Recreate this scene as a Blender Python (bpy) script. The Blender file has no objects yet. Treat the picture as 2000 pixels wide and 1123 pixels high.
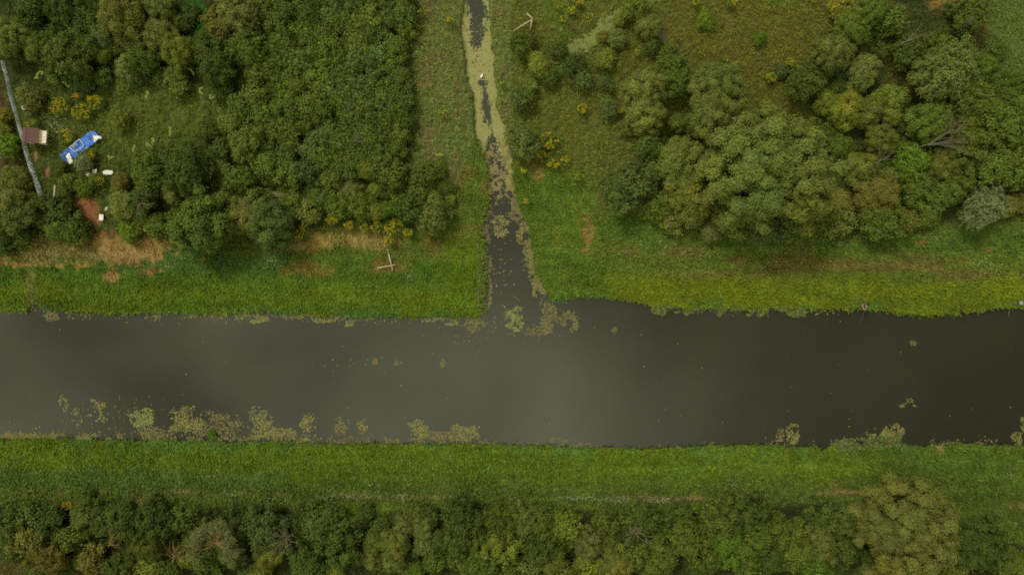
import bpy, math, random
import numpy as np
from mathutils import Vector, Matrix

random.seed(7)
rng = np.random.default_rng(7)
SC = bpy.context.scene
COL = SC.collection
S, H = 0.06, 80.0            # metres per photo pixel on the ground, camera height
LAND = 0.45
GAIN = 1.0

def W(px, py, z=0.0):
    k = S * (H - z) / H
    return ((px - 1000.0) * k, (561.5 - py) * k)

def lin(c):
    c = np.asarray(c, float) / 255.0
    return np.where(c <= 0.04045, c / 12.92, ((c + 0.055) / 1.055) ** 2.4)

def alb(c):
    return lin(c) * GAIN

# ------------------------------------------------------------------ noise
def _hash(ix, iy, seed):
    h = (ix.astype(np.int64) * 374761393 + iy.astype(np.int64) * 668265263 + seed * 982451653) & 0xFFFFFFFF
    h = ((h ^ (h >> 13)) * 1274126177) & 0xFFFFFFFF
    h = h ^ (h >> 16)
    return (h & 0xFFFFFF) / float(0xFFFFFF)

def vnoise(x, y, seed=0):
    ix, iy = np.floor(x), np.floor(y)
    fx, fy = x - ix, y - iy
    ux, uy = fx * fx * (3 - 2 * fx), fy * fy * (3 - 2 * fy)
    a, b = _hash(ix, iy, seed), _hash(ix + 1, iy, seed)
    c, d = _hash(ix, iy + 1, seed), _hash(ix + 1, iy + 1, seed)
    return (a * (1 - ux) + b * ux) * (1 - uy) + (c * (1 - ux) + d * ux) * uy

def fbm(x, y, size, octv=3, seed=0):
    """0..1 noise whose largest blobs are SIZE across"""
    t, amp, tot = 0.0, 1.0, 0.0
    for o in range(octv):
        f = (2.0 ** o) / size
        t = t + amp * vnoise(x * f + 17.3 * o, y * f - 9.1 * o, seed + o)
        tot += amp
        amp *= 0.55
    return t / tot

def ss(a, b, x):
    t = np.clip((x - a) / (b - a), 0, 1)
    return t * t * (3 - 2 * t)

# ------------------------------------------------------------------ shorelines, in photo pixels
NX = [-3000, 0, 55, 75, 130, 250, 400, 500, 600, 700, 800, 880, 930, 945, 1060, 1095, 1150, 1215, 1245, 1270, 1330, 1430, 1500, 1600, 1650, 1720, 1780, 1815, 1850, 1905, 1940, 2000, 5000]
NY = [606, 608, 606, 596, 609, 613, 612, 611, 613, 617, 619, 618, 614, 606, 586, 583, 579, 585, 590, 598, 603, 602, 602, 603, 604, 606, 613, 618, 613, 610, 603, 604, 604]
SX = [-3000, 0, 120, 250, 400, 500, 640, 800, 1000, 1100, 1300, 1440, 1590, 1604, 1620, 1760, 1780, 1900, 2000, 5000]
SY = [857, 857, 858, 861, 862, 863, 866, 866, 869, 873, 874, 870, 871, 880, 871, 866, 871, 868, 871, 871]
LY = [-3000, 0, 60, 110, 165, 185, 230, 270, 300, 340, 380, 410, 450, 500, 550, 590, 620]
LX = [905, 905, 903, 909, 915, 926, 927, 930, 944, 954, 958, 951, 942, 945, 948, 946, 938]
RX = [955, 955, 959, 963, 968, 969, 985, 994, 993, 1001, 1003, 1014, 1032, 1040, 1046, 1075, 1085]
RY = [-3000, 0, 50, 110, 165, 215, 245, 262, 285, 320, 360, 400, 440, 490, 535, 580, 620]
yN = lambda x: np.interp(x, NX, NY)
yS = lambda x: np.interp(x, SX, SY)

def depth(px, py):
    """pixels into the water (positive) or onto the land (negative)"""
    rough = (fbm(px, py, 22, 3, 3) - 0.5) * 9 + (fbm(px, py, 5, 2, 5) - 0.5) * 5
    river = np.minimum(py - yN(px), yS(px) - py)
    lx, rx = np.interp(py, LY, LX), np.interp(py, RY, RX)
    ditch = np.where(py < 640, np.minimum(px - lx, rx - px), -999)
    return np.maximum(river, ditch) + rough

def height(px, py, d):
    land = 0.03 + 0.30 * ss(0, 5, -d) + 0.14 * ss(4, 40, -d) + 0.16 * (fbm(px, py, 60, 3, 11) - 0.5) * ss(10, 60, -d)
    bed = -0.05 - 0.9 * ss(0, 25, d)
    return np.where(d > 0, bed, land)

# ------------------------------------------------------------------ what grows where
def wild_edge(px, py):
    """>0 in the unmown, overgrown land"""
    yw = np.interp(px, [-999, 0, 60, 200, 330, 460, 560, 580, 700, 860, 885, 905, 930], [455, 455, 462, 470, 482, 492, 490, 452, 446, 446, 400, 330, 270])
    ye = np.interp(px, [940, 1000, 1040, 1150, 1180, 1300, 1500, 1750, 2000, 3000], [200, 320, 335, 325, 415, 435, 465, 450, 428, 428])
    ysw = np.interp(px, [-999, 0, 300, 560, 700, 950, 1000, 1300, 1500, 1680, 1850, 1870, 1900, 2000, 3000], [985, 985, 978, 985, 1004, 985, 985, 996, 978, 985, 1000, 1040, 1022, 1062, 1062])
    north = np.where(px < 950, yw, ye) - py
    south = py - ysw
    return np.maximum(north, south)

def blob(px, py, cx, cy, rx, ry, edge=0.5, ns=14, seed=1, rough=0.7):
    r = np.sqrt(((px - cx) / rx) ** 2 + ((py - cy) / ry) ** 2) + (fbm(px, py, ns, 3, seed) - 0.5) * 2 * rough
    return 1 - ss(1 - edge, 1 + edge * 0.3, r)

TRAILS = [  # trodden lines through the tall south-bank grass
    [(352, 868), (350, 882), (345, 905), (350, 925), (362, 950)],
    [(505, 868), (498, 900), (503, 925), (492, 940), (498, 952), (490, 972)],
    [(527, 905), (530, 925), (522, 945), (508, 965), (506, 990)],
    [(163, 885), (166, 897), (160, 905)],
    [(690, 875), (700, 905)], [(665, 930), (655, 945), (652, 975), (664, 990)],
    [(1030, 895), (1044, 925)],
    [(58, 525), (70, 545), (56, 570), (64, 603)],
    [(1985, 460), (1980, 520), (1984, 545)],
]

def seg_dist(px, py, poly):
    best = np.full(np.shape(px), 1e9)
    for (x0, y0), (x1, y1) in zip(poly[:-1], poly[1:]):
        dx, dy = x1 - x0, y1 - y0
        t = np.clip(((px - x0) * dx + (py - y0) * dy) / (dx * dx + dy * dy), 0, 1)
        best = np.minimum(best, np.hypot(px - x0 - t * dx, py - y0 - t * dy))
    return best

def track_y(px):
    return np.interp(px, [0, 400, 700, 1000, 1400, 1700, 2000], [957, 957, 967, 969, 968, 958, 985])

def zones(px, py):
    """base colour (linear), share of bare soil 0..1, wildness 0..1"""
    qx = px + (fbm(px, py, 40, 3, 21) - 0.5) * 36
    qy = py + (fbm(px, py, 40, 3, 22) - 0.5) * 36
    n1 = fbm(px, py, 90, 3, 31); n2 = fbm(px, py, 28, 3, 32); n3 = fbm(px, py, 150, 2, 33)
    n4 = fbm(px / 4.0, py, 26, 3, 34)
    c = np.zeros(px.shape + (3,))
    def put(col, m):
        nonlocal c
        m = np.clip(m, 0, 1)[..., None]
        c = c * (1 - m) + alb(col) * m
    put((72, 90, 32), np.ones(px.shape))
    north = py < 735
    west = px < 1000
    dn = yN(px) - qy
    ds = qy - yS(px)
    # mown meadow, north west
    nw = north & west
    put((76, 92, 34), nw * ss(95, 120, dn))
    put((94, 90, 42), nw * ss(85, 120, dn) * ss(0.52, 0.66, n2) * 0.8)
    put((68, 92, 30), nw * (1 - ss(95, 125, dn)))
    put((66, 90, 40), nw * (px < 600) * ss(70, 100, dn) * (1 - ss(120, 150, dn)) * ss(0.42, 0.6, n1))
    put((80, 96, 24), nw * (1 - ss(35, 75, dn)) * (0.55 + 0.6 * ss(0.35, 0.6, n4)))
    put((78, 97, 24), ss(845, 900, qx) * (px < 960) * ss(430, 500, qy) * north)
    # mown meadow, north east
    ne = north & ~west
    put((78, 92, 34), ne * ss(45, 80, dn))
    put((92, 86, 44), ne * (px > 1150) * ss(40, 80, dn) * ss(0.46, 0.64, n4) * 0.85)
    put((66, 90, 32), ne * (px > 1150) * ss(95, 130, dn) * 0.7)
    put((88, 101, 20), ne * ss(1110, 1280, qx) * (1 - ss(38, 74, dn)) * (0.72 + 0.5 * ss(0.3, 0.6, n4)))
    put((72, 92, 30), ne * (1 - ss(1110, 1230, qx)) * ss(315, 370, qy) * (0.55 + 0.6 * n1))
    put((90, 102, 36), ne * (1 - ss(1130, 1190, qx)) * ss(330, 380, qy) * ss(0.55, 0.7, n2) * 0.6)
    # south bank
    so = ~north
    put((72, 87, 34), so * ss(50, 75, ds))
    put((76, 96, 28), so * ss(50, 75, ds) * ss(0.52, 0.66, n1) * 0.7)
    put((78, 95, 24), so * (1 - ss(45, 80, ds)) * (0.7 + 0.5 * ss(0.3, 0.65, n4)))
    put((74, 94, 34), so * (1 - ss(45, 80, ds)) * ss(0.56, 0.7, n2) * 0.6)
    put((68, 86, 38), so * (px < 560) * ss(48, 62, ds) * (1 - ss(85, 100, ds)) * 0.7)
    put((88, 108, 22), so * ss(108, 122, ds) * ss(0.45, 0.62, n3) * 0.8)
    put((66, 82, 30), so * ss(1600, 1800, qx) * 0.8)
    put((70, 90, 32), so * ss(1700, 1800, qx) * ss(0.45, 0.6, n1) * 0.7)
    # first 8 pixels of bank: ranker, greener plants
    d0 = np.minimum(np.where(north, dn, 1e9), np.where(so, ds, 1e9))
    put((66, 94, 40), (1 - ss(5, 14, d0)) * ss(0.4, 0.6, n2) * 0.7)
    # ---- wild land
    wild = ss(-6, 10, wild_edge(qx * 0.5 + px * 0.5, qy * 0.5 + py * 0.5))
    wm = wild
    put((62, 74, 28), wm)
    put((72, 84, 32), wm * north * west * blob(px, py, 330, 232, 165, 85, seed=41))
    put((48, 58, 24), wm * north * west * (1 - ss(150, 185, qy)) * (1 - ss(420, 470, qx)))  # dark green wood floor, shade between the trees painted into its colour
    put((86, 96, 50), wm * north * west * ss(780, 830, qx))
    put((94, 90, 54), wm * north * west * ss(780, 830, qx) * ss(0.56, 0.70, n2) * 0.8)
    put((76, 96, 44), wm * north * west * ss(780, 830, qx) * ss(0.55, 0.68, n1) * 0.6)
    put((78, 86, 34), wm * north * ~west)
    put((80, 83, 32), wm * north * ss(1180, 1280, qx) * (1 - ss(1600, 1660, qx)) * (1 - ss(190, 260, qy)))
    put((82, 82, 34), wm * north * ~west * ss(0.56, 0.7, n2) * 0.55)
    put((74, 92, 34), wm * north * ~west * ss(0.55, 0.68, n1) * 0.7)
    put((52, 60, 28), wm * north * ss(1600, 1680, qx))  # north east wood floor, canopy shade put into the colour
    put((88, 78, 36), wm * north * ss(1690, 1740, qx) * ss(0.5, 0.66, n2) * 0.5)
    put((74, 90, 40), wm * ss(1890, 1950, qx) * (1 - ss(130, 190, qy)))
    put((112, 98, 52), wm * blob(px, py, 1850, 12, 40, 18, seed=43))
    put((44, 52, 24), wm * so)  # south wood floor, colour lowered to stand in for shade under crowns
    put((72, 70, 32), wm * so * (1 - ss(200, 330, qx)) * ss(1010, 1060, qy) * 0.8)
    put((44, 90, 24), blob(px, py, 388, 35, 30, 42, seed=44, rough=0.4))
    put((84, 104, 36), blob(px, py, 233, 238, 18, 14, seed=45, rough=0.3) * 0.9)
    # ---- bare or dry places
    soil = np.zeros(px.shape)
    def bare(col, m, s=1.0):
        nonlocal soil
        put(col, m)
        soil = np.maximum(soil, np.clip(m, 0, 1) * s)
    orange = (122, 100, 58)
    bare(orange, blob(px, py, 240, 486, 108, 36, seed=51, ns=16, rough=0.75) * 0.9, 0.85)
    bare((122, 106, 66), blob(px, py, 230, 500, 70, 12, seed=52, ns=16, rough=0.7) * 0.8, 0.9)
    bare((128, 100, 56), (np.abs(py - 517 + (fbm(px, px, 50, 2, 53) - 0.5) * 12) < 5) * (px < 200) * ss(0.35, 0.5, n2) * 0.9, 0.9)
    bare((112, 94, 50), (np.abs(py - 503 + (fbm(px, px, 50, 2, 54) - 0.5) * 12) < 4) * (px < 130) * ss(0.35, 0.5, n2) * 0.8, 0.8)
    bare((104, 96, 54), blob(px, py, 100, 487, 105, 34, seed=55) * 0.8, 0.5)
    bare(orange, blob(px, py, 225, 540, 20, 12, seed=56, ns=10) * 0.9, 0.8)
    bare(orange, blob(px, py, 300, 531, 22, 8, seed=57, ns=10) * 0.85, 0.8)
    bare((86, 90, 44), blob(px, py, 66, 570, 13, 50, seed=58, rough=0.4) * 0.8, 0.5)
    bare((124, 110, 62), blob(px, py, 650, 470, 90, 20, seed=59, ns=18, rough=1.0) * 0.8, 0.5)
    bare((122, 104, 58), blob(px, py, 600, 482, 50, 10, seed=60, ns=24) * 0.9, 0.6)
    bare((128, 112, 66), blob(px, py, 740, 470, 70, 22, seed=61, ns=24) * 0.6, 0.4)
    bare((108, 82, 48), blob(px, py, 760, 520, 45, 20, seed=62, ns=16) * 0.6, 0.3)
    bare((112, 88, 46), blob(px, py, 610, 525, 60, 16, seed=63, ns=16) * 0.55, 0.3)
    bare((116, 78, 52), blob(px, py, 172, 410, 34, 26, seed=64, rough=0.25) * 1.0, 1.0)
    bare((130, 90, 52), blob(px, py, 170, 393, 26, 8, seed=65, rough=0.3) * 0.8, 1.0)
    bare((112, 78, 52), blob(px, py, 190, 432, 14, 12, seed=66, rough=0.3), 1.0)
    bare((92, 66, 42), blob(px, py, 216, 458, 20, 10, seed=67, rough=0.4) * 0.9, 0.8)
    bare((56, 46, 28), (px < np.interp(py, [100, 120, 400], [-10, 0, 82])) * ss(140, 160, py) * (1 - ss(385, 395, py)) * 0.9, 0.9)
    bare((122, 96, 72), blob(px, py, 75, 307, 5, 14, seed=68, rough=0.3), 1.0)
    bare((122, 84, 56), blob(px, py, 99, 337, 5, 22, seed=69, rough=0.3), 1.0)
    bare((116, 96, 54), blob(px, py, 1146, 462, 13, 40, seed=70, ns=10, rough=1.1) * 0.7, 0.5)
    bare((116, 102, 60), blob(px, py, 1048, 342, 14, 18, seed=71, ns=12) * 0.8, 0.4)
    ty = track_y(px) + (fbm(px, py * 0 + 3, 60, 2, 72) - 0.5) * 5
    dt = np.abs(py - ty)
    faint = (1 - ss(1.4, 4.2, dt)) * so
    bare((108, 96, 62), faint * ss(0.46, 0.64, fbm(px, py * 0, 70, 2, 73)) * (px < 1750) * 0.85, 0.85)
    bare((114, 98, 64), blob(px, py, 1335, 969, 75, 3.5, seed=74, ns=12, rough=0.4) * 0.95, 0.95)
    bare((120, 98, 66), blob(px, py, 1658, 958, 42, 4.5, seed=75, ns=12, rough=0.35) * 0.95, 0.95)
    bare((104, 90, 52), blob(px, py, 1625, 948, 16, 10, seed=76, ns=12) * 0.5, 0.4)
    bare((114, 92, 54), blob(px, py, 1990, 983, 60, 6, seed=77, ns=12) * 0.6, 0.5)
    bare((104, 66, 40), blob(px, py, 1622, 1016, 14, 10, seed=78, ns=12, rough=0.3) * 0.9, 0.9)
    bare((118, 80, 46), blob(px, py, 1795, 473, 14, 4, seed=79, ns=8) * 0.7, 0.5)
    bare((122, 92, 52), blob(px, py, 1925, 489, 16, 5, seed=80, ns=8) * 0.7, 0.5)
    bare((112, 96, 56), blob(px, py, 1320, 486, 40, 3, seed=81, ns=12) * 0.6, 0.4)
    bare((126, 96, 60), blob(px, py, 1686, 586, 5, 7, seed=82, rough=0.2), 0.9)
    bare((128, 104, 74), blob(px, py, 1266, 884, 4, 4, seed=83, rough=0.2), 0.9)
    bare((128, 104, 74), blob(px, py, 1830, 876, 5, 12, seed=84, rough=0.3), 0.9)
    bare((118, 90, 52), blob(px, py, 805, 928, 7, 3, seed=85, rough=0.4) * 0.8, 0.6)
    bare((112, 76, 44), blob(px, py, 1728, 105, 16, 20, seed=86) * 0.6, 0.4)
    bare((102, 80, 50), blob(px, py, 862, 478, 6, 18, seed=87) * 0.7, 0.4)
    # narrow overgrown ditches, green with duckweed: shown by their own sheets; here only wet mud
    return c, soil, wild

# ------------------------------------------------------------------ object helpers
def mesh_np(name, V, F, C=None, mats=(), smooth=False, F3=None):
    me = bpy.data.meshes.new(name)
    V = np.ascontiguousarray(V, np.float32)
    me.vertices.add(len(V)); me.vertices.foreach_set("co", V.ravel())
    parts = [np.asarray(f, np.int32) for f in (F, F3) if f is not None and len(f)]
    loops = np.concatenate([p.ravel() for p in parts])
    starts, off = [], 0
    for p in parts:
        starts.append(off + np.arange(len(p)) * p.shape[1]); off += p.size
    starts = np.concatenate(starts).astype(np.int32)
    me.loops.add(len(loops)); me.loops.foreach_set("vertex_index", loops)
    me.polygons.add(len(starts)); me.polygons.foreach_set("loop_start", starts)
    if smooth:
        me.polygons.foreach_set("use_smooth", np.ones(len(starts), bool))
    me.update(calc_edges=True)
    if C is not None:
        a = me.color_attributes.new("Col", 'FLOAT_COLOR', 'POINT')
        c4 = np.ones((len(V), 4), np.float32); c4[:, :3] = C
        a.data.foreach_set("color", c4.ravel())
    for m in mats:
        me.materials.append(m)
    return me

def link(name, me, parent=None, loc=(0, 0, 0), rot=(0, 0, 0), scale=(1, 1, 1)):
    o = bpy.data.objects.new(name, me)
    COL.objects.link(o)
    o.parent = parent
    o.location = loc; o.rotation_euler = rot; o.scale = scale
    return o

def tag(o, label, cat, group=None):
    o["label"] = label; o["category"] = cat
    if group: o["group"] = group
    return o

def thing(name, label, cat, loc=(0, 0, 0), rot=(0, 0, 0), scale=(1, 1, 1), group=None):
    o = link(name, None, None, loc, rot, scale)
    o.empty_display_size = 0.3
    return tag(o, label, cat, group)

class MB:
    """collects shapes into one mesh"""
    def __init__(s): s.v, s.f, s.n = [], [], 0
    def add(s, V, F):
        s.v.append(np.asarray(V, float)); s.f += [tuple(i + s.n for i in f) for f in F]; s.n += len(V)
    def box(s, c, size, rz=0.0, bev=0.0):
        x, y, z = (k / 2 for k in size)
        V = np.array([[a * x, b * y, g * z] for g in (-1, 1) for a, b in ((-1, -1), (1, -1), (1, 1), (-1, 1))])
        ca, sa = math.cos(rz), math.sin(rz)
        V = V @ np.array([[ca, sa, 0], [-sa, ca, 0], [0, 0, 1]]) + np.array(c)
        s.add(V, [(3, 2, 1, 0), (4, 5, 6, 7), (0, 1, 5, 4), (1, 2, 6, 5), (2, 3, 7, 6), (3, 0, 4, 7)])
    def tube(s, pts, rad, n=6):
        pts = [np.array(p, float) for p in pts]
        rad = [rad] * len(pts) if np.isscalar(rad) else rad
        V, F = [], []
        for i, p in enumerate(pts):
            t = pts[min(i + 1, len(pts) - 1)] - pts[max(i - 1, 0)]
            t /= np.linalg.norm(t) + 1e-9
            u = np.cross(t, (0.13, 0.31, 0.94)); u /= np.linalg.norm(u) + 1e-9
            w = np.cross(t, u)
            for k in range(n):
                a = 2 * math.pi * k / n
                V.append(p + rad[i] * (u * math.cos(a) + w * math.sin(a)))
        for i in range(len(pts) - 1):
            for k in range(n):
                F.append((i * n + k, i * n + (k + 1) % n, (i + 1) * n + (k + 1) % n, (i + 1) * n + k))
        F.append(tuple(range(n - 1, -1, -1))); F.append(tuple((len(pts) - 1) * n + k for k in range(n)))
        s.add(V, F)
    def mesh(s, name, mat, smooth=False):
        me = bpy.data.meshes.new(name)
        me.from_pydata(np.concatenate(s.v).tolist(), [], s.f)
        me.materials.append(mat)
        if smooth:
            for p in me.polygons: p.use_smooth = True
        me.update()
        return me
    def obj(s, name, mat, parent=None, smooth=False, **k):
        return link(name, s.mesh(name, mat, smooth), parent, **k)

# ------------------------------------------------------------------ materials
def new_mat(name):
    m = bpy.data.materials.new(name); m.use_nodes = True
    nt = m.node_tree
    b = nt.nodes["Principled BSDF"]
    return m, nt, b

def plain(name, rgb, rough=0.7, spec=0.3, var=0.25, scale=6.0, bump=0.0, metal=0.0):
    m, nt, b = new_mat(name)
    c = alb(rgb) * (0.95 if name in ('zinc_sheet', 'grey_planks') else 0.78)
    tc = nt.nodes.new("ShaderNodeTexCoord"); n = nt.nodes.new("ShaderNodeTexNoise")
    n.inputs["Scale"].default_value = scale; n.inputs["Detail"].default_value = 5
    nt.links.new(tc.outputs["Object"], n.inputs["Vector"])
    r = nt.nodes.new("ShaderNodeValToRGB")
    r.color_ramp.elements[0].position = 0.3; r.color_ramp.elements[1].position = 0.7
    r.color_ramp.elements[0].color = (*(c * (1 - var)), 1); r.color_ramp.elements[1].color = (*np.minimum(c * (1 + var), 0.9), 1)
    nt.links.new(n.outputs["Fac"], r.inputs["Fac"]); nt.links.new(r.outputs["Color"], b.inputs["Base Color"])
    b.inputs["Roughness"].default_value = rough; b.inputs["Specular IOR Level"].default_value = spec
    b.inputs["Metallic"].default_value = metal
    if bump:
        bp = nt.nodes.new("ShaderNodeBump"); bp.inputs["Strength"].default_value = bump; bp.inputs["Distance"].default_value = 0.02
        nt.links.new(n.outputs["Fac"], bp.inputs["Height"]); nt.links.new(bp.outputs["Normal"], b.inputs["Normal"])
    return m

def foliage_mat(name, transl=0.25, rough=0.7, spec=0.08):
    m, nt, b = new_mat(name)
    at = nt.nodes.new("ShaderNodeAttribute"); at.attribute_name = "Col"
    oi = nt.nodes.new("ShaderNodeObjectInfo")
    mx = nt.nodes.new("ShaderNodeMix"); mx.data_type = 'RGBA'; mx.blend_type = 'MULTIPLY'; mx.inputs["Factor"].default_value = 1
    nt.links.new(at.outputs["Color"], mx.inputs["A"]); nt.links.new(oi.outputs["Color"], mx.inputs["B"])
    nt.links.new(mx.outputs["Result"], b.inputs["Base Color"])
    b.inputs["Roughness"].default_value = rough; b.inputs["Specular IOR Level"].default_value = spec
    tr = nt.nodes.new("ShaderNodeBsdfTranslucent"); nt.links.new(mx.outputs["Result"], tr.inputs["Color"])
    sh = nt.nodes.new("ShaderNodeMixShader"); sh.inputs["Fac"].default_value = transl
    nt.links.new(b.outputs["BSDF"], sh.inputs[1]); nt.links.new(tr.outputs["BSDF"], sh.inputs[2])
    nt.links.new(sh.outputs["Shader"], nt.nodes["Material Output"].inputs["Surface"])
    return m

M_LEAF = foliage_mat("leaf", 0.10)
M_GRASS = foliage_mat("grass_blade", 0.15, 0.8, 0.06)
M_PAD = foliage_mat("lily_leaf", 0.05, 0.6, 0.2)
M_BLOOM = foliage_mat("petal", 0.25, 0.7, 0.1)
M_BARK = plain("bark", (92, 84, 66), 0.9, 0.1, 0.35, 9, 0.5)
M_DEAD = plain("dead_wood", (108, 102, 80), 0.9, 0.1, 0.25, 7, 0.4)
M_DEADBROWN = plain("brown_dead_wood", (124, 102, 66), 0.9, 0.1, 0.25, 7, 0.4)
M_TIMBER = plain("weathered_timber", (160, 152, 122), 0.8, 0.15, 0.2, 5, 0.3)
M_STEM = plain("stem", (78, 84, 44), 0.9, 0.1, 0.3, 6)

def ground_material():
    m, nt, b = new_mat("ground_cover")
    at = nt.nodes.new("ShaderNodeAttribute"); at.attribute_name = "Col"
    tc = nt.nodes.new("ShaderNodeTexCoord")
    n = nt.nodes.new("ShaderNodeTexNoise"); n.inputs["Scale"].default_value = 4.5; n.inputs["Detail"].default_value = 8; n.inputs["Roughness"].default_value = 0.7
    nt.links.new(tc.outputs["Object"], n.inputs["Vector"])
    r = nt.nodes.new("ShaderNodeValToRGB")
    r.color_ramp.elements[0].position = 0.3; r.color_ramp.elements[0].color = (0.72, 0.7, 0.68, 1)
    r.color_ramp.elements[1].position = 0.7; r.color_ramp.elements[1].color = (1.25, 1.22, 1.2, 1)
    nt.links.new(n.outputs["Fac"], r.inputs["Fac"])
    mx = nt.nodes.new("ShaderNodeMix"); mx.data_type = 'RGBA'; mx.blend_type = 'MULTIPLY'; mx.inputs["Factor"].default_value = 1
    nt.links.new(at.outputs["Color"], mx.inputs["A"]); nt.links.new(r.outputs["Color"], mx.inputs["B"])
    nt.links.new(mx.outputs["Result"], b.inputs["Base Color"])
    b.inputs["Roughness"].default_value = 0.95; b.inputs["Specular IOR Level"].default_value = 0.1
    bp = nt.nodes.new("ShaderNodeBump"); bp.inputs["Strength"].default_value = 0.8; bp.inputs["Distance"].default_value = 0.12
    nt.links.new(n.outputs["Fac"], bp.inputs["Height"]); nt.links.new(bp.outputs["Normal"], b.inputs["Normal"])
    return m

def water_material():
    m, nt, b = new_mat("murky_water")
    tc = nt.nodes.new("ShaderNodeTexCoord")
    n = nt.nodes.new("ShaderNodeTexNoise"); n.inputs["Scale"].default_value = 0.06; n.inputs["Detail"].default_value = 4
    nt.links.new(tc.outputs["Object"], n.inputs["Vector"])
    r = nt.nodes.new("ShaderNodeValToRGB")
    r.color_ramp.elements[0].position = 0.3; r.color_ramp.elements[0].color = (0.0115, 0.0125, 0.0060, 1)
    r.color_ramp.elements[1].position = 0.7; r.color_ramp.elements[1].color = (0.0150, 0.0158, 0.0080, 1)
    nt.links.new(n.outputs["Fac"], r.inputs["Fac"]); nt.links.new(r.outputs["Color"], b.inputs["Base Color"])
    b.inputs["Roughness"].default_value = 0.06; b.inputs["IOR"].default_value = 1.48
    w = nt.nodes.new("ShaderNodeTexNoise"); w.inputs["Scale"].default_value = 1.2; w.inputs["Detail"].default_value = 3
    nt.links.new(tc.outputs["Object"], w.inputs["Vector"])
    bp = nt.nodes.new("ShaderNodeBump"); bp.inputs["Strength"].default_value = 0.05; bp.inputs["Distance"].default_value = 0.05
    nt.links.new(w.outputs["Fac"], bp.inputs["Height"]); nt.links.new(bp.outputs["Normal"], b.inputs["Normal"])
    return m

# ------------------------------------------------------------------ ground and water
def build_ground():
    ex, ey = 66.0, 40.0
    far = np.array([90, 130, 200, 320, 520, 900.0])
    gx = np.concatenate([-far[::-1] - 0, np.arange(-ex, ex + 0.01, 0.2), far])
    gy = np.concatenate([-far[::-1] - 0, np.arange(-ey, ey + 0.01, 0.2), far])
    X, Y = np.meshgrid(gx, gy)
    px, py = X / S + 1000, 561.5 - Y / S
    d = depth(px, py)
    Z = height(px, py, d)
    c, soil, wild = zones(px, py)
    mud = ss(-3.0, 1.0, d)[..., None]
    c = c * (1 - mud) + alb((46, 42, 26)) * mud
    # litter and plants on the wild floor, coloured darker to deepen shade under trees
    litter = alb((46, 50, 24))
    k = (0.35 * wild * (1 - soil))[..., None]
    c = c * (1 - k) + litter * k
    ny, nx = X.shape
    i = np.arange(ny * nx).reshape(ny, nx)
    F = np.stack([i[:-1, :-1], i[:-1, 1:], i[1:, 1:], i[1:, :-1]], -1).reshape(-1, 4)
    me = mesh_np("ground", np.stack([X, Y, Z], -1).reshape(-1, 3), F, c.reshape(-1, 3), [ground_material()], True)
    g = link("ground", me); g["kind"] = "structure"
    g["label"] = "grassy and overgrown river flats cut by a ditch"

    V = [(-900, -900, 0), (900, -900, 0), (900, 900, 0), (-900, 900, 0)]
    me = mesh_np("river_water", V, [(0, 1, 2, 3)], None, [water_material()])
    w = link("river_water", me); w["kind"] = "structure"
    w["label"] = "still murky brown water of the canal and its side ditch"
build_ground()

# ------------------------------------------------------------------ leaves and blades
def perp(n):
    a = rng.normal(size=n.shape)
    t = a - (a * n).sum(1, keepdims=True) * n
    return t / (np.linalg.norm(t, axis=1, keepdims=True) + 1e-9)

def unit(v):
    return v / (np.linalg.norm(v, axis=1, keepdims=True) + 1e-9)

def leaf_quads(P, N, ln, wd, T=None):
    """rhombic leaves at P facing N"""
    t = perp(N) if T is None else unit(T)
    b = np.cross(N, t)
    ln, wd = np.reshape(ln, (-1, 1)), np.reshape(wd, (-1, 1))
    V = np.stack([P - t * ln / 2, P + b * wd / 2 - t * ln * 0.08, P + t * ln / 2, P - b * wd / 2 - t * ln * 0.08], 1).reshape(-1, 3)
    F = np.arange(len(V)).reshape(-1, 4)
    return V, F

def blades(P, az, lean, L, w):
    d = np.stack([np.cos(az), np.sin(az)], 1)
    tip = P + np.stack([d[:, 0] * np.sin(lean) * L, d[:, 1] * np.sin(lean) * L, np.cos(lean) * L], 1)
    side = np.stack([-d[:, 1], d[:, 0], np.zeros(len(az))], 1) * (w[:, None] / 2)
    mid = P * 0.45 + tip * 0.55 + np.array([0, 0, 1]) * (L * 0.10)[:, None]
    V = np.stack([P - side, P + side, mid + side * 0.9, tip, mid - side * 0.9], 1).reshape(-1, 3)
    n = len(az); b = np.arange(n)[:, None] * 5
    return V, np.concatenate([b, b + 1, b + 2, b + 4], 1), np.concatenate([b + 4, b + 2, b + 3], 1)

def scatter_points(n, margin=90):
    px = rng.uniform(-margin, 2000 + margin, n); py = rng.uniform(-margin, 1123 + margin, n)
    return px, py

def world(px, py, z):
    return np.stack([(px - 1000) * S, (561.5 - py) * S, z], 1)

def jitter_col(c, lo, hi, hue=0.12):
    k = rng.uniform(lo, hi, len(c))[:, None]
    h = 1 + rng.normal(0, hue, (len(c), 3)) * np.array([1.0, 0.5, 0.9])
    return np.clip(c * k * h, 0.001, 0.85)

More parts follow.
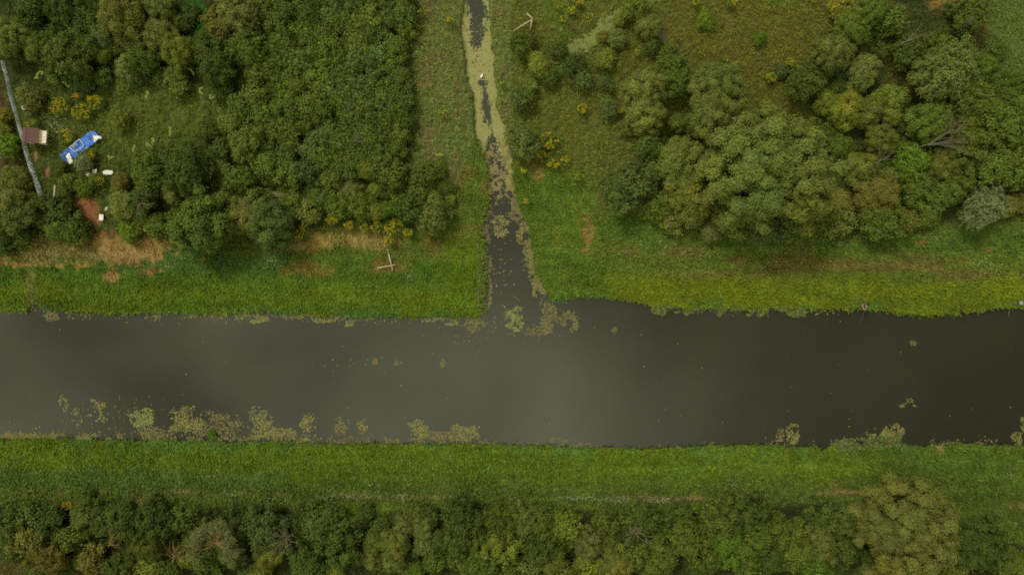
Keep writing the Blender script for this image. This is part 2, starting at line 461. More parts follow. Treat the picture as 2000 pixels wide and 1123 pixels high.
GRASS_GAIN, WEED_GAIN = 1.34, 1.34
def build_grass():
    px, py = scatter_points(330000)
    d = depth(px, py)
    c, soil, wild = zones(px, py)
    keep = (d < -0.6) & (wild < 0.6) & (rng.random(len(px)) > soil * 0.92)
    for t in TRAILS:
        keep &= seg_dist(px, py, t) > 1.3 + rng.random(len(px)) * 0.7
    px, py, d, c = px[keep], py[keep], d[keep], c[keep]
    # clumped height: rank tufts and short swards
    hgt = 0.14 + 0.32 * fbm(px, py, 16, 2, 91) + 0.15 * ss(0.5, 0.75, fbm(px, py, 50, 2, 92)) + 0.12 * (d > -7)
    nb = 3
    px, py = np.repeat(px, nb) + rng.normal(0, 1.6, len(px) * nb), np.repeat(py, nb) + rng.normal(0, 1.6, len(py) * nb)
    c = np.repeat(c, nb, 0); hgt = np.repeat(hgt, nb) * rng.uniform(0.7, 1.3, len(px)); d = depth(px, py)
    z = np.maximum(height(px, py, d), 0.0)
    az = rng.uniform(0, 2 * math.pi, len(px)); lean = rng.uniform(0.35, 1.25, len(px))
    tuft = np.repeat(rng.uniform(0.78, 1.22, len(px) // nb), nb)[:, None]
    V, F4, F3 = blades(world(px, py, z - 0.02), az, lean, hgt * 1.25, rng.uniform(0.05, 0.115, len(px)))
    tuft = tuft * (0.72 + 0.56 * fbm(px, py, 9, 2, 93))[:, None]
    tuft = tuft * (0.70 + 0.60 * fbm(px / 14.0, py, 8, 3, 94))[:, None]        # mown streaks along the banks
    cc = np.repeat(jitter_col(c * tuft * GRASS_GAIN * np.array([1.02, 0.98, 1.0]), 0.86, 1.15, 0.07), 5, 0)
    o = link("grass", mesh_np("grass", V, F4, cc, [M_GRASS], F3=F3)); o["kind"] = "stuff"
    tag(o, "green and yellow green meadow grass covering both river banks", "grass")
build_grass()

def tussocks(px, py, c, rad, hgt, n, leaf, name, label, cat, lo=0.6, hi=1.35, aspect=0.5):
    """leafy domes that make the rank weeds"""
    m = len(px)
    z0 = np.maximum(height(px, py, depth(px, py)), 0)
    k = np.repeat(np.arange(m), n)
    u = rng.normal(size=(m * n, 3)); u[:, 2] = np.abs(u[:, 2]) + 0.1; u = unit(u)
    r = rng.uniform(0.55, 1.05, m * n)[:, None]
    P = world(px, py, z0)[k] + u * r * np.stack([rad[k], rad[k], hgt[k]], 1)
    N = unit(u + np.array([0, 0, 0.7]) + rng.normal(0, 0.45, u.shape))
    ln = leaf * rng.uniform(0.7, 1.4, m * n)
    V, F = leaf_quads(P, N, ln, ln * aspect * rng.uniform(0.7, 1.3, m * n))
    cl = jitter_col(c * WEED_GAIN * np.array([1.05, 1.0, 0.85]), lo, hi, 0.10)[k] * rng.uniform(0.75, 1.25, m * n)[:, None]
    o = link(name, mesh_np(name, V, F, np.repeat(cl, 4, 0), [M_LEAF])); o["kind"] = "stuff"
    return tag(o, label, cat)

def build_weeds():
    px, py = scatter_points(95000, 70)
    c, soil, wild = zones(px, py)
    d = depth(px, py)
    keep = (d < -2) & (wild > 0.5) & (rng.random(len(px)) > soil * 0.85)
    wet = np.minimum(seg_dist(px, py, [(1085, 122), (1110, 104), (1150, 84), (1195, 42), (1225, 22), (1290, -20)]), seg_dist(px, py, [(480, 378), (560, 382), (610, 376), (700, 380), (745, 372)]) * 1.6)
    keep &= ~((wet < 13) & (rng.random(len(px)) < 0.90))
    px, py, c = px[keep], py[keep], c[keep]
    big = fbm(px, py, 26, 3, 95)
    rad = 0.14 + 0.42 * big * rng.uniform(0.6, 1.3, len(px))
    hgt = 0.15 + 1.15 * np.clip(big - 0.2, 0, 1) * rng.uniform(0.6, 1.3, len(px))
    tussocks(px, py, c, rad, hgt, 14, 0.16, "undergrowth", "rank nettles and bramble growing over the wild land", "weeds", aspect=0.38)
    # leafy strip of taller plants on the very edge of the banks
    px, py = scatter_points(260000, 70)
    d = depth(px, py)
    keep = (d < 0.5) & (d > -7) & (rng.random(len(px)) < 0.35)
    px, py = px[keep], py[keep]
    c, soil, wild = zones(px, py)
    g = fbm(px, py, 18, 2, 97)
    keep = g > 0.38
    px, py, c, g = px[keep], py[keep], c[keep], g[keep]
    tussocks(px, py, c * 0.9, 0.10 + 0.16 * g, 0.15 + 0.35 * g, 10, 0.14, "waterside_weeds", "leafy green fringe of plants along the water's edge", "weeds", aspect=0.4)
    # grey green marsh plants standing in the shallows under the east bank, and in the ditch mouth
    n = 9000
    px = rng.uniform(1275, 1570, n); py = yN(px) + rng.uniform(-4, 13, n) + 2
    keep = fbm(px, py, 16, 2, 99) + 0.25 * (1 - (py - yN(px)) / 15) > 0.66
    qx = rng.uniform(934, 951, 1500); qy = rng.uniform(470, 612, 1500)
    k2 = rng.random(1500) < 0.28
    rx = rng.uniform(1630, 1765, 1800); ry = yS(rx) + rng.uniform(-12, 8, 1800)
    k3 = (fbm(rx, ry, 14, 2, 98) > 0.45) & (rng.random(1800) < 0.5)
    px = np.concatenate([px[keep], qx[k2], rx[k3]]); py = np.concatenate([py[keep], qy[k2], ry[k3]])
    c = np.tile(alb((70, 80, 46)), (len(px), 1))
    tussocks(px, py, c, np.full(len(px), 0.22), rng.uniform(0.15, 0.45, len(px)), 9, 0.2, "marsh_weeds", "grey green marsh plants standing in the shallows by the bank", "weeds", aspect=0.5)
build_weeds()

def build_white_flowers():
    spots = [(1130, 967, 40, 4, 90), (1200, 974, 30, 5, 90), (1260, 975, 40, 7, 190), (1310, 972, 30, 5, 60), (700, 965, 40, 10, 90), (790, 967, 10, 6, 40), (890, 967, 8, 3, 16),
             (640, 970, 10, 3, 30), (560, 972, 25, 14, 36), (1260, 465, 40, 30, 60), (1640, 476, 14, 4, 14), (1815, 468, 10, 6, 18), (1920, 520, 22, 14, 50),
             (800, 540, 10, 6, 26), (540, 515, 24, 10, 24), (1425, 940, 6, 4, 14), (730, 938, 8, 8, 14), (445, 960, 14, 6, 26), (1970, 1018, 6, 3, 8), (1340, 520, 6, 5, 8), (410, 923, 10, 8, 18), (110, 240, 14, 10, 50), (130, 255, 22, 12, 60), (1960, 925, 14, 10, 18)]
    P = []
    for cx, cy, rx, ry, n in spots:
        n = max(5, int(n * 0.55))
        P.append(np.stack([rng.normal(cx, rx * 0.7, n), rng.normal(cy, ry * 0.7, n)], 1))
    P = np.concatenate(P)
    px, py = P[:, 0], P[:, 1]
    z = height(px, py, depth(px, py)) + 0.42
    k = np.repeat(np.arange(len(px)), 4)
    Q = world(px, py, z)[k] + rng.normal(0, 0.05, (len(k), 3))
    N = unit(np.array([0, 0, 1.0]) + rng.normal(0, 0.3, Q.shape))
    ln = rng.uniform(0.04, 0.085, len(k))
    V, F = leaf_quads(Q, N, ln, ln)
    c = np.tile(alb((168, 170, 140)), (len(V), 1)) * np.repeat(rng.uniform(0.6, 1.0, len(k)), 4)[:, None]
    o = link("white_flower_foliage", mesh_np("white_flower_foliage", V, F, c, [M_BLOOM])); o["kind"] = "stuff"
    tag(o, "tiny white wildflowers sprinkled along the riverside track", "flowers")
build_white_flowers()

def build_creeper():
    P = []
    for cx, cy in [(68, 154), (72, 146), (122, 162), (145, 160), (148, 152), (322, 162), (342, 171), (379, 145), (286, 182), (296, 288), (300, 280), (404, 262), (428, 275), (328, 299), (217, 308), (330, 250), (410, 185), (396, 172), (262, 300), (450, 120), (852, 300), (845, 350), (862, 415), (838, 430)]:
        p = np.array([cx, cy], float); a = rng.uniform(0, 6.28)
        for _ in range(26):
            a += rng.normal(0, 0.55); p = p + 0.75 * np.array([math.cos(a), math.sin(a)]); P.append(p.copy())
    P = np.array(P); k = np.repeat(np.arange(len(P)), 4)
    z = LAND + 1.15 + 0.25 * rng.random(len(k))
    Q = world(P[k, 0], P[k, 1], z); Q[:, :2] *= ((H - z) / H)[:, None]; Q = Q + rng.normal(0, 0.04, Q.shape)
    N = unit(np.array([0, 0, 1.0]) + rng.normal(0, 0.4, Q.shape)); ln = rng.uniform(0.07, 0.15, len(k))
    V, F = leaf_quads(Q, N, ln, ln * 0.7)
    c = np.tile(alb((112, 124, 62)), (len(V), 1)) * np.repeat(rng.uniform(0.8, 1.2, len(k)), 4)[:, None] * 1.25
    o = link("creeper_foliage", mesh_np("creeper_foliage", V, F, c, [M_LEAF])); o["kind"] = "stuff"
    tag(o, "pale creeper shoots twisting over the western scrub", "creeper")
build_creeper()

# ------------------------------------------------------------------ duckweed and lilies
def build_duckweed():
    cell = 1.0
    def sheet(name, label, x0, x1, y0, y1, cover, cols, z):
        gx, gy = np.arange(x0, x1, cell), np.arange(y0, y1, cell)
        X, Y = np.meshgrid(gx, gy)
        X = X + rng.uniform(-0.2, 0.2, X.shape); Y = Y + rng.uniform(-0.2, 0.2, Y.shape)
        cx, cy = X[:-1, :-1] + cell / 2, Y[:-1, :-1] + cell / 2
        on = cover(cx, cy)
        i = np.arange(X.size).reshape(X.shape)
        F = np.stack([i[1:, :-1], i[1:, 1:], i[:-1, 1:], i[:-1, :-1]], -1)[on]
        V = np.stack([(X - 1000) * S, (561.5 - Y) * S, np.full(X.shape, z)], -1).reshape(-1, 3)
        n = fbm(X, Y, 18, 3, 101).reshape(-1, 1)
        f = rng.uniform(0.88, 1.1, (len(V), 1))
        C = (alb(cols[0]) * (1 - n) + alb(cols[1]) * n) * f
        used = np.unique(F); re = np.full(len(V), -1); re[used] = np.arange(len(used))
        o = link(name, mesh_np(name, V[used], re[F], C[used], [M_PAD])); o["kind"] = "stuff"
        tag(o, label, "duckweed")
    def ditch_cover(x, y):
        lx, rx = np.interp(y, LY, LX), np.interp(y, RY, RX)
        mid, half = (lx + rx) / 2, (rx - lx) / 2
        u = (x - mid) / half
        n = fbm(x, y * 0.45, 9, 3, 111); f = fbm(x, y, 2.6, 2, 112); big = fbm(x, y, 26, 2, 113)
        # how open the water is at each point down the ditch
        open_c = np.interp(y, [0, 40, 60, 85, 105, 150, 165, 190, 235, 255, 275, 292, 330, 385, 400], [.30, .12, .05, .12, -.2, -.2, .2, .3, .28, -.02, .05, .25, .20, .25, .3])
        wid = np.interp(y, [0, 40, 90, 105, 150, 160, 200, 240, 255, 285, 330, 400], [.62, .66, .50, .06, .05, .12, .27, .30, .10, .46, .68, .7])
        cen = np.interp(y, [0, 90, 150, 200, 240, 300, 400], [.05, -.1, .15, .05, .1, -.22, -.3])
        hole = (1 - ss(wid - .34, wid + .26, np.abs(u - cen) + (n - .5) * .9)) * (0.46 + open_c)
        hole = hole + (rng.random(x.shape) - 0.5) * 0.34 + 0.10 * (fbm(x * 2.2, y * 0.35, 5, 2, 117) - 0.5)
        return (hole < 0.13 + 0.85 * (f - 0.32)) & (y < 372) & (depth(x, y) > -2.5)
    sheet("duckweed", "pale green duckweed carpet floating on the narrow ditch", 890, 1010, -60, 378, ditch_cover, ((106, 108, 56), (118, 116, 66)), 0.012)
    def algae(x, y):
        lx, rx = np.interp(y, LY, LX), np.interp(y, RY, RX)
        n = fbm(x, y, 8, 3, 121); f = fbm(x, y, 2.4, 2, 122)
        m = ss(282, 310, y) * (1 - ss(372, 400, y))
        return (n * 0.6 + f * 0.5 + m * 0.12 > 0.66) & (y > 280) & (y < 400) & (depth(x, y) > 0)
    sheet("algae_foam", "brown algae scum breaking up on the ditch below the duckweed", 930, 1015, 280, 402, algae, ((92, 84, 48), (106, 98, 56)), 0.018)
    # narrow side ditches hidden among the bushes, full of duckweed; the sheet lies just above the mud
    def side(x, y):
        d1 = seg_dist(x, y, [(1085, 122), (1110, 104), (1150, 84), (1195, 42), (1225, 22), (1290, -20)])
        d2 = seg_dist(x, y, [(480, 378), (560, 382), (610, 376), (700, 380), (745, 372)])
        n = fbm(x, y, 14, 3, 131)
        f = fbm(x, y, 3.2, 2, 133)
        return ((d1 < 2 + 24 * n * f * 1.9) & (f + 0.3 * n > 0.40)) | ((d2 < 1 + 9 * n) & (n > 0.38))
    gx = None
    def side_sheet(x0, x1, y0, y1, name, label):
        sheet(name, label, x0, x1, y0, y1, side, ((84, 94, 40), (98, 104, 48)), LAND + 0.16)
    side_sheet(1070, 1300, -30, 130, "duckweed", "duckweed filling the slanting side ditch among the north east bushes")
    side_sheet(470, 750, 360, 395, "duckweed", "broken line of duckweed in a hidden trench among the western shrubs")
build_duckweed()

def pads(points, col, rmin=0.05, rmax=0.105, seed=0):
    """lily leaves: discs with a notch"""
    n = len(points)
    k = 9
    ang0 = rng.uniform(0, 2 * math.pi, n)
    r = rng.uniform(rmin, rmax, n)
    a = ang0[:, None] + np.linspace(0.25, 2 * math.pi - 0.25, k)[None, :]
    rr = r[:, None] * rng.uniform(0.86, 1.08, (n, k))
    x = (points[:, 0] - 1000) * S; y = (561.5 - points[:, 1]) * S
    z = 0.02 + rng.uniform(0, 0.03, n)
    rim = np.stack([x[:, None] + rr * np.cos(a), y[:, None] + rr * np.sin(a), z[:, None] + rng.uniform(0, 0.03, (n, k))], -1)
    cen = np.stack([x, y, z], -1)[:, None, :]
    V = np.concatenate([cen, rim], 1).reshape(-1, 3)
    b = np.arange(n)[:, None, None] * (k + 1)
    j = np.arange(1, k)[None, :, None]
    F = np.concatenate([b + 0 * j, b + j, b + j + 1], -1).reshape(-1, 3)
    C = np.repeat(jitter_col(np.tile(col, (n, 1)) if np.ndim(col) == 1 else col, 0.7, 1.3, 0.10), k + 1, 0)
    return V, F, C

PG, PY, PB = (102, 112, 56), (100, 99, 52), (88, 82, 50)
def patch_points(cx, cy, rx, ry, n, rot=0.0, ring=False):
    m = n * 60
    u, v = rng.uniform(-1.45, 1.45, m), rng.uniform(-1.45, 1.45, m)
    q = np.hypot(u, v); ca, sa = math.cos(rot), math.sin(rot)
    x, y = cx + rx * u * ca - ry * v * sa, cy + rx * u * sa + ry * v * ca
    nz = fbm(x, y, 12, 4, 141)
    ok = (q < 0.58 + 0.95 * nz + rng.normal(0, 0.16, m)) & (nz > 0.38 + 0.11 * q + rng.normal(0, 0.06, m))
    if ring: ok &= ~((q < 0.55) | ((v > 0.2) & (u < 0)))
    out, grid = [], {}
    for a_, b_ in zip(x[ok], y[ok]):
        if len(out) >= n: break
        gi, gj = int(a_ // 2), int(b_ // 2)
        if any((a_ - c) ** 2 + (b_ - d) ** 2 < 2.0 ** 2 for i in (-1, 0, 1) for j in (-1, 0, 1) for c, d in grid.get((gi + i, gj + j), ())): continue
        grid.setdefault((gi, gj), []).append((a_, b_)); out.append((a_, b_))
    return np.array(out)

LILIES = [  # centre, radii, leaves, colour, label
    (1005, 623, 14, 18, 130, PG, "round pale green lily patch floating in the ditch mouth"),
    (977, 442, 14, 15, 95, PY, "round lily patch floating alone within the ditch above its mouth"),
    (278, 815, 17, 17, 150, PG, "compact pale green lily patch off the south bank, greenest of its row"),
    (360, 822, 26, 21, 195, PY, "broad yellow green lily patch beside the bright green clump"),
    (188, 808, 15, 20, 95, PY, "open ring of yellowing lily leaves between the compact patch and scattered leaves"),
    (150, 818, 9, 15, 45, PB, "small brownish lily patch next to the open ring, on its left"),
    (124, 788, 8, 14, 26, PY, "loose string of lily leaves farthest out from the south bank at left"),
    (300, 848, 23, 12, 130, PB, "brown lily mat against the south bank below the compact green patch"),
    (425, 832, 44, 24, 260, PB, "largest brownish lily mat, surrounding the bright green clump"),
    (508, 826, 22, 23, 155, PY, "dense yellowish lily patch right of the largest brownish mat"),
    (552, 850, 38, 11, 150, PY, "long lily mat hugging the south bank right of the dense yellowish patch"),
    (602, 838, 12, 25, 130, PY, "upright lily patch reaching out from the south bank, tall and narrow"),
    (668, 832, 12, 15, 42, PY, "loose lily patch alone between the tall narrow one and a smaller arc"),
    (708, 832, 8, 11, 34, PY, "small arc of lily leaves alone off the middle of the south bank"),
    (816, 842, 15, 16, 95, PY, "yellow lily patch at the left end of the middle bank mat"),
    (855, 853, 30, 9, 140, PB, "flat brown lily mat along the south bank in the middle"),
    (908, 846, 22, 14, 140, PY, "sloping yellow lily patch at the right end of the middle bank mat"),
    (1548, 848, 10, 15, 75, PY, "lily patch standing off the south bank opposite the grey marsh plants"),
    (1524, 851, 7, 12, 26, PY, "thin lily strand just left of the patch opposite the marsh plants"),
    (1744, 848, 16, 15, 150, PY, "dense lily patch at the tip of the south bank weeds near the great willow"),
    (1713, 855, 22, 14, 95, PG, "ragged lily patch mixed with bank weeds above the great willow"),
    (1775, 795, 15, 14, 17, PY, "sparse ring of lily leaves out in the dark eastern water"),
    (1985, 855, 10, 10, 32, PY, "lily patch by the south bank at the right edge"),
    (1997, 828, 4, 12, 16, PY, "lily strand cut by the right edge, above another patch"),
    (1112, 632, 14, 18, 80, PB, "curled brown lily raft right of the ditch mouth"),
    (1074, 610, 16, 30, 165, PB, "brown lily raft trailing off the corner right of the ditch mouth"),
    (1050, 650, 18, 9, 46, PB, "broken brown lily bits drifting below the ditch mouth"),
    (921, 628, 18, 14, 115, PB, "brown lily raft on the corner left of the ditch mouth"),
    (868, 627, 34, 7, 120, PY, "lily fringe along the north bank left of the corner raft"),
    (684, 628, 10, 9, 55, PG, "small bright lily patch under the north bank, left of the middle"),
    (612, 621, 38, 7, 120, PY, "long loose lily fringe under the north bank below the L shaped timbers"),
    (488, 622, 26, 7, 110, PY, "lily fringe under the north bank below the dark hedge end"),
    (441, 622, 7, 7, 26, PB, "little brown lily patch under the north bank left of a longer fringe"),
    (385, 617, 14, 6, 26, PY, "faint loose lily leaves under the north bank below the timber T"),
    (105, 616, 15, 8, 60, PB, "brown lily patch under the north bank by the trodden gap"),
    (1008, 412, 11, 20, 130, PB, "brown lily patch against the ditch's right bank, uppermost"),
    (1027, 470, 13, 34, 300, PY, "long yellowish lily fringe midway down the ditch's right bank"),
    (1040, 535, 8, 34, 190, PY, "narrow yellowish lily fringe low on the ditch's right bank"),
    (948, 462, 6, 18, 60, PB, "brown lily fringe midway down the ditch's left bank"),
    (953, 565, 6, 26, 85, PB, "brown lily fringe low on the ditch's left bank"),
    (733, 703, 3.5, 7, 26, PB, "thin brown lily tuft adrift in mid river, upright"),
    (777, 709, 6, 3.5, 24, PB, "thin brown lily tuft adrift in mid river, lying flat"),
    (865, 708, 4.5, 7, 22, PB, "small curved brown lily tuft adrift below the ditch corner"),
    (1197, 646, 7, 5, 26, PB, "slanting brown lily tuft adrift alone right of the ditch mouth"),
    (1782, 670, 6, 4, 10, PY, "tiny lily tuft alone on the dark eastern water under the far bank"),
    (1090, 861, 16, 6, 36, PB, "thin lily fringe on the south bank right of the bank's middle"),
]
def build_lilies():
    for cx, cy, rx, ry, n, col, lab in LILIES:
        tilt = -0.7 if "slanting" in lab else 0.0
        pts = patch_points(cx, cy, rx, ry, int(n * 1.55), tilt, ring=("ring" in lab or "curled" in lab))
        mix = alb(col) * 0.75 + alb(PY) * 0.25
        V, F, C = pads(pts, mix)
        x, y = W(cx, cy)
        V = V - np.array([x, y, 0])
        o = link("water_lily_leaves", mesh_np("water_lily_leaves", V, None, C, [M_PAD], F3=F), loc=(x, y, 0))
        tag(o, lab, "water lily", "water lily patches")
    # stray leaves and thin shore fringe that nobody could count
    P = []
    def fringe(x0, x1, side, n, thr):
        px = rng.uniform(x0, x1, n)
        off = np.abs(rng.normal(0, 6, n)) + 1
        py = yN(px) + off if side == 'n' else yS(px) - off
        k = fbm(px, py, 24, 2, 151) > thr
        P.append(np.stack([px[k], py[k]], 1))
    fringe(0, 260, 's', 1600, 0.40); fringe(260, 980, 's', 1300, 0.44); fringe(980, 1600, 's', 420, 0.55); fringe(1620, 2000, 's', 420, 0.5)
    fringe(60, 900, 'n', 800, 0.48); fringe(1270, 1660, 'n', 350, 0.5)
    q = rng.uniform([0, 640], [2000, 850], (150, 2)); P.append(q[(q[:, 1] > 790) | (rng.random(150) < 0.35)])
    P.append(np.stack([rng.normal(900, 40, 30), rng.normal(660, 16, 30)], 1))
    P.append(np.stack([rng.normal(690, 40, 22), rng.normal(708, 8, 22)], 1))
    P.append(np.stack([rng.normal(230, 90, 90), rng.normal(815, 20, 90)], 1))
    P.append(np.stack([rng.normal(1000, 60, 60), rng.normal(640, 14, 60)], 1))
    P.append(np.stack([rng.normal(985, 14, 60), rng.normal(520, 60, 60)], 1))
    for n_, lx_, sg in ((1500, (RY, RX), -1), (420, (LY, LX), 1)):       # weed hugging both sides of the ditch mouth
        y_ = rng.uniform(395, 575, n_); x_ = np.interp(y_, *lx_) + sg * (np.abs(rng.normal(0, 8, n_)) - 1)
        k_ = fbm(x_ * 0.6, y_, 15, 3, 155) > 0.42
        P.append(np.stack([x_[k_], y_[k_]], 1))
    P = np.concatenate(P)
    P = P[depth(P[:, 0], P[:, 1]) > 1]
    t = rng.random((len(P), 1))
    V, F, C = pads(P, alb(PY) * t + alb(PB) * (1 - t), 0.045, 0.10)
    o = link("stray_lily_leaves", mesh_np("stray_lily_leaves", V, None, C, [M_PAD], F3=F)); o["kind"] = "stuff"
    tag(o, "stray floating lily leaves scattered along both shores", "lily leaves")
build_lilies()

# ------------------------------------------------------------------ trees
ICO = None
def ico():
    global ICO
    if ICO is None:
        import bmesh
        bm = bmesh.new(); bmesh.ops.create_icosphere(bm, subdivisions=2, radius=1)
        ICO = (np.array([v.co[:] for v in bm.verts]), np.array([[v.index for v in f.verts] for f in bm.faces]))
        bm.free()
    return ICO

def crown(name, R, asp, nl, lr, clumps, per, leaf, style, seed):
    """crown of radius R (m) whose centre is the origin; lobes carry clumps of leaves"""
    g = np.random.default_rng(seed)
    i = np.arange(nl) + 0.5
    zz = 1 - 1.45 * i / nl                        # from the top to well below the waist
    ph = i * 2.399963 + g.uniform(0, 6)
    rr = np.sqrt(np.clip(1 - zz * zz, 0, 1))
    D = np.stack([rr * np.cos(ph), rr * np.sin(ph), zz], 1) + g.normal(0, 0.10 if style == 'willow' else 0.16, (nl, 3))
    out = 1.02 + 0.22 * np.sin(2 * ph + g.uniform(0, 6)) * rr + 0.12 * np.sin(3 * ph + g.uniform(0, 6)) * rr
    rad = R - lr * 0.9
    Cn = D * rad * (g.uniform(0.84, 1.04, nl) if style == 'willow' else g.uniform(0.68, 1.06, nl))[:, None] * (1 + (out - 1) * (0.45 if style == 'willow' else 1))[:, None] * np.array([1, 1, asp])
    lob_b, lob_w = np.ones(nl), np.zeros(nl)
    if style == 'willow' and R > 2:
        kb = 5 if R < 3 else 7 if R < 5 else 13                # boughs: groups of lobes with valleys between
        j = np.arange(kb) + 0.5; bz = 1 - 1.1 * j / kb; ba = j * 2.399963 + g.uniform(0, 6); br = np.sqrt(1 - bz * bz)
        B = unit(np.stack([br * np.cos(ba), br * np.sin(ba), bz], 1) + g.normal(0, 0.12, (kb, 3)))
        dist = np.linalg.norm(unit(D)[:, None] - B[None], axis=2); own = dist.argmin(1); dd = np.sort(dist, 1)
        lob_b = 1 + g.normal(0, 0.07, kb)[own]; lob_w = g.normal(0.01, 0.055, kb)[own]
        edge = np.clip(1 - (dd[:, 1] - dd[:, 0]) / (0.55 if R < 5 else 0.38), 0, 1)
        Cn = Cn * (1.08 - 0.36 * edge ** 1.6)[:, None]
    L = lr * g.uniform(0.75, 1.25, nl)
    lob_t = g.uniform(0.82, 1.2, nl)
    # clumps over each lobe
    k = np.repeat(np.arange(nl), clumps)
    u = unit(g.normal(size=(nl * clumps, 3)) + 0.65 * unit(Cn + 1e-6)[k] + np.array([0, 0, 0.35]))
    q = g.uniform(0.86, 1.06, nl * clumps)
    cp = Cn[k] + u * (L[k] * q)[:, None] * np.array([1, 1, 0.9])
    ct = (lob_t * lob_b)[k] * g.uniform(0.86, 1.14, len(k)); cw = lob_w[k]
    m = np.repeat(np.arange(len(cp)), per)
    spread = leaf * (1.15 if style != 'spiky' else 0.8)
    P = cp[m] + g.normal(0, 1, (len(m), 3)) * spread * 0.55
    N = unit(u[m] + g.normal(0, 0.30 if style == 'willow' else 0.55, (len(m), 3)) + np.array([0, 0, 0.25]))
    ln = leaf * g.uniform(0.7, 1.35, len(m))
    if style == 'spiky':
        T = u[m] * 0.9 + g.normal(0, 0.3, (len(m), 3)); T = unit(T - (T * N).sum(1, keepdims=True) * N)
        P = P + u[m] * (g.uniform(0, 1, len(m)) * leaf * 2.2)[:, None]
        V, F = leaf_quads(P, N, ln * 1.5, ln * 0.42, T)
    else:
        V, F = leaf_quads(P, N, ln, ln * (0.42 if style == 'willow' else 0.62))
    tint = ct[m] * g.uniform(0.82, 1.18, len(m))
    warm = g.normal(0, 0.05, len(m)) + cw[m]
    C = np.stack([tint * (1 + warm), tint, tint * (1 - warm)], 1)
    C = np.repeat(C, 4, 0)
    iv, jf = ico()
    cV = (Cn[:, None, :] + iv[None] * (L * 0.70)[:, None, None] * g.uniform(0.85, 1.1, (nl, len(iv), 1))).reshape(-1, 3)
    cF = (jf[None] + (np.arange(nl) * len(iv))[:, None, None]).reshape(-1, 3)
    big = iv * (R * 0.60) * np.array([1, 1, asp]); 
    cV = np.concatenate([cV, big]); cF = np.concatenate([cF, jf + nl * len(iv)])
    V2 = np.concatenate([V, cV]); C2 = np.concatenate([C, np.full((len(cV), 3), 0.8)])
    return mesh_np(name, V2, F, C2, [M_LEAF], F3=cF + len(V))

def trunk_mesh(R, hc, seed, name, stems=1):
    g = np.random.default_rng(seed); mb = MB()
    for s in range(stems):
        a = g.uniform(0, 6.28); off = 0.0 if stems == 1 else R * 0.18
        bx, by = off * math.cos(a), off * math.sin(a)
        r0 = max(0.05, R * (0.075 if stems == 1 else 0.035))
        mb.tube([(bx, by, -0.3), (bx * 1.1, by * 1.1, hc * 0.35), (bx * 1.5 + 0.05, by * 1.5, hc * 0.75), (bx * 2 + 0.08, by * 2, hc * 1.05)], [r0 * 1.25, r0, r0 * 0.75, r0 * 0.4], 7)
    for b in range(7):
        a = b * 2.4 + g.uniform(0, 1); z = hc * g.uniform(0.45, 0.9); l = R * g.uniform(0.5, 0.8)
        r0 = max(0.03, R * 0.03)
        mb.tube([(0.03, 0, z), (l * 0.5 * math.cos(a), l * 0.5 * math.sin(a), z + l * 0.25), (l * math.cos(a + 0.2), l * math.sin(a + 0.2), z + l * 0.55)], [r0, r0 * 0.7, r0 * 0.3], 5)
    return mb.mesh(name, M_BARK, True)

PROTO = {}
def proto(style, size):
    """a few crowns of every kind and size, built on first use"""
    key = (style, size)
    if key not in PROTO:
        spec = {  # R, asp, lobes, lobe radius, clumps, leaves per clump, leaf, hc/R
            ('willow', 'S'): (1.35, 0.85, 20, 0.5, 28, 8, 0.17, 0.85),
            ('willow', 'M'): (2.5, 0.88, 44, 0.58, 36, 9, 0.20, 1.05),
            ('willow', 'L'): (3.8, 0.82, 82, 0.70, 44, 9, 0.22, 1.2),
            ('willow', 'X'): (6.0, 0.74, 175, 0.84, 52, 9, 0.24, 1.15),
            ('alder', 'S'): (1.3, 0.85, 24, 0.42, 15, 8, 0.23, 0.85),
            ('alder', 'M'): (2.4, 0.85, 52, 0.56, 18, 9, 0.25, 1.05),
            ('alder', 'L'): (3.6, 0.80, 95, 0.70, 20, 9, 0.27, 1.15),
            ('spiky', 'S'): (1.3, 0.8, 24, 0.42, 18, 7, 0.19, 0.85),
            ('spiky', 'M'): (2.4, 0.8, 48, 0.60, 22, 8, 0.23, 1.0),
            ('spiky', 'L'): (3.6, 0.8, 90, 0.75, 24, 8, 0.25, 1.1),
        }[key]
        R, asp, nl, lr, cl, per, leaf, hk = spec
        nv = {'S': 4, 'M': 4, 'L': 2, 'X': 1}[size]
        lst = []
        for v in range(nv):
            sd = 1000 + 37 * len(PROTO) + v
            lst.append((crown("%s_crown" % style, R, asp, nl, lr, cl, per, leaf, style, sd), trunk_mesh(R, hk * R, sd, "%s_trunk" % style, 1 if size != 'S' else 4)))
        PROTO[key] = (R, hk * R, lst)
    return PROTO[key]

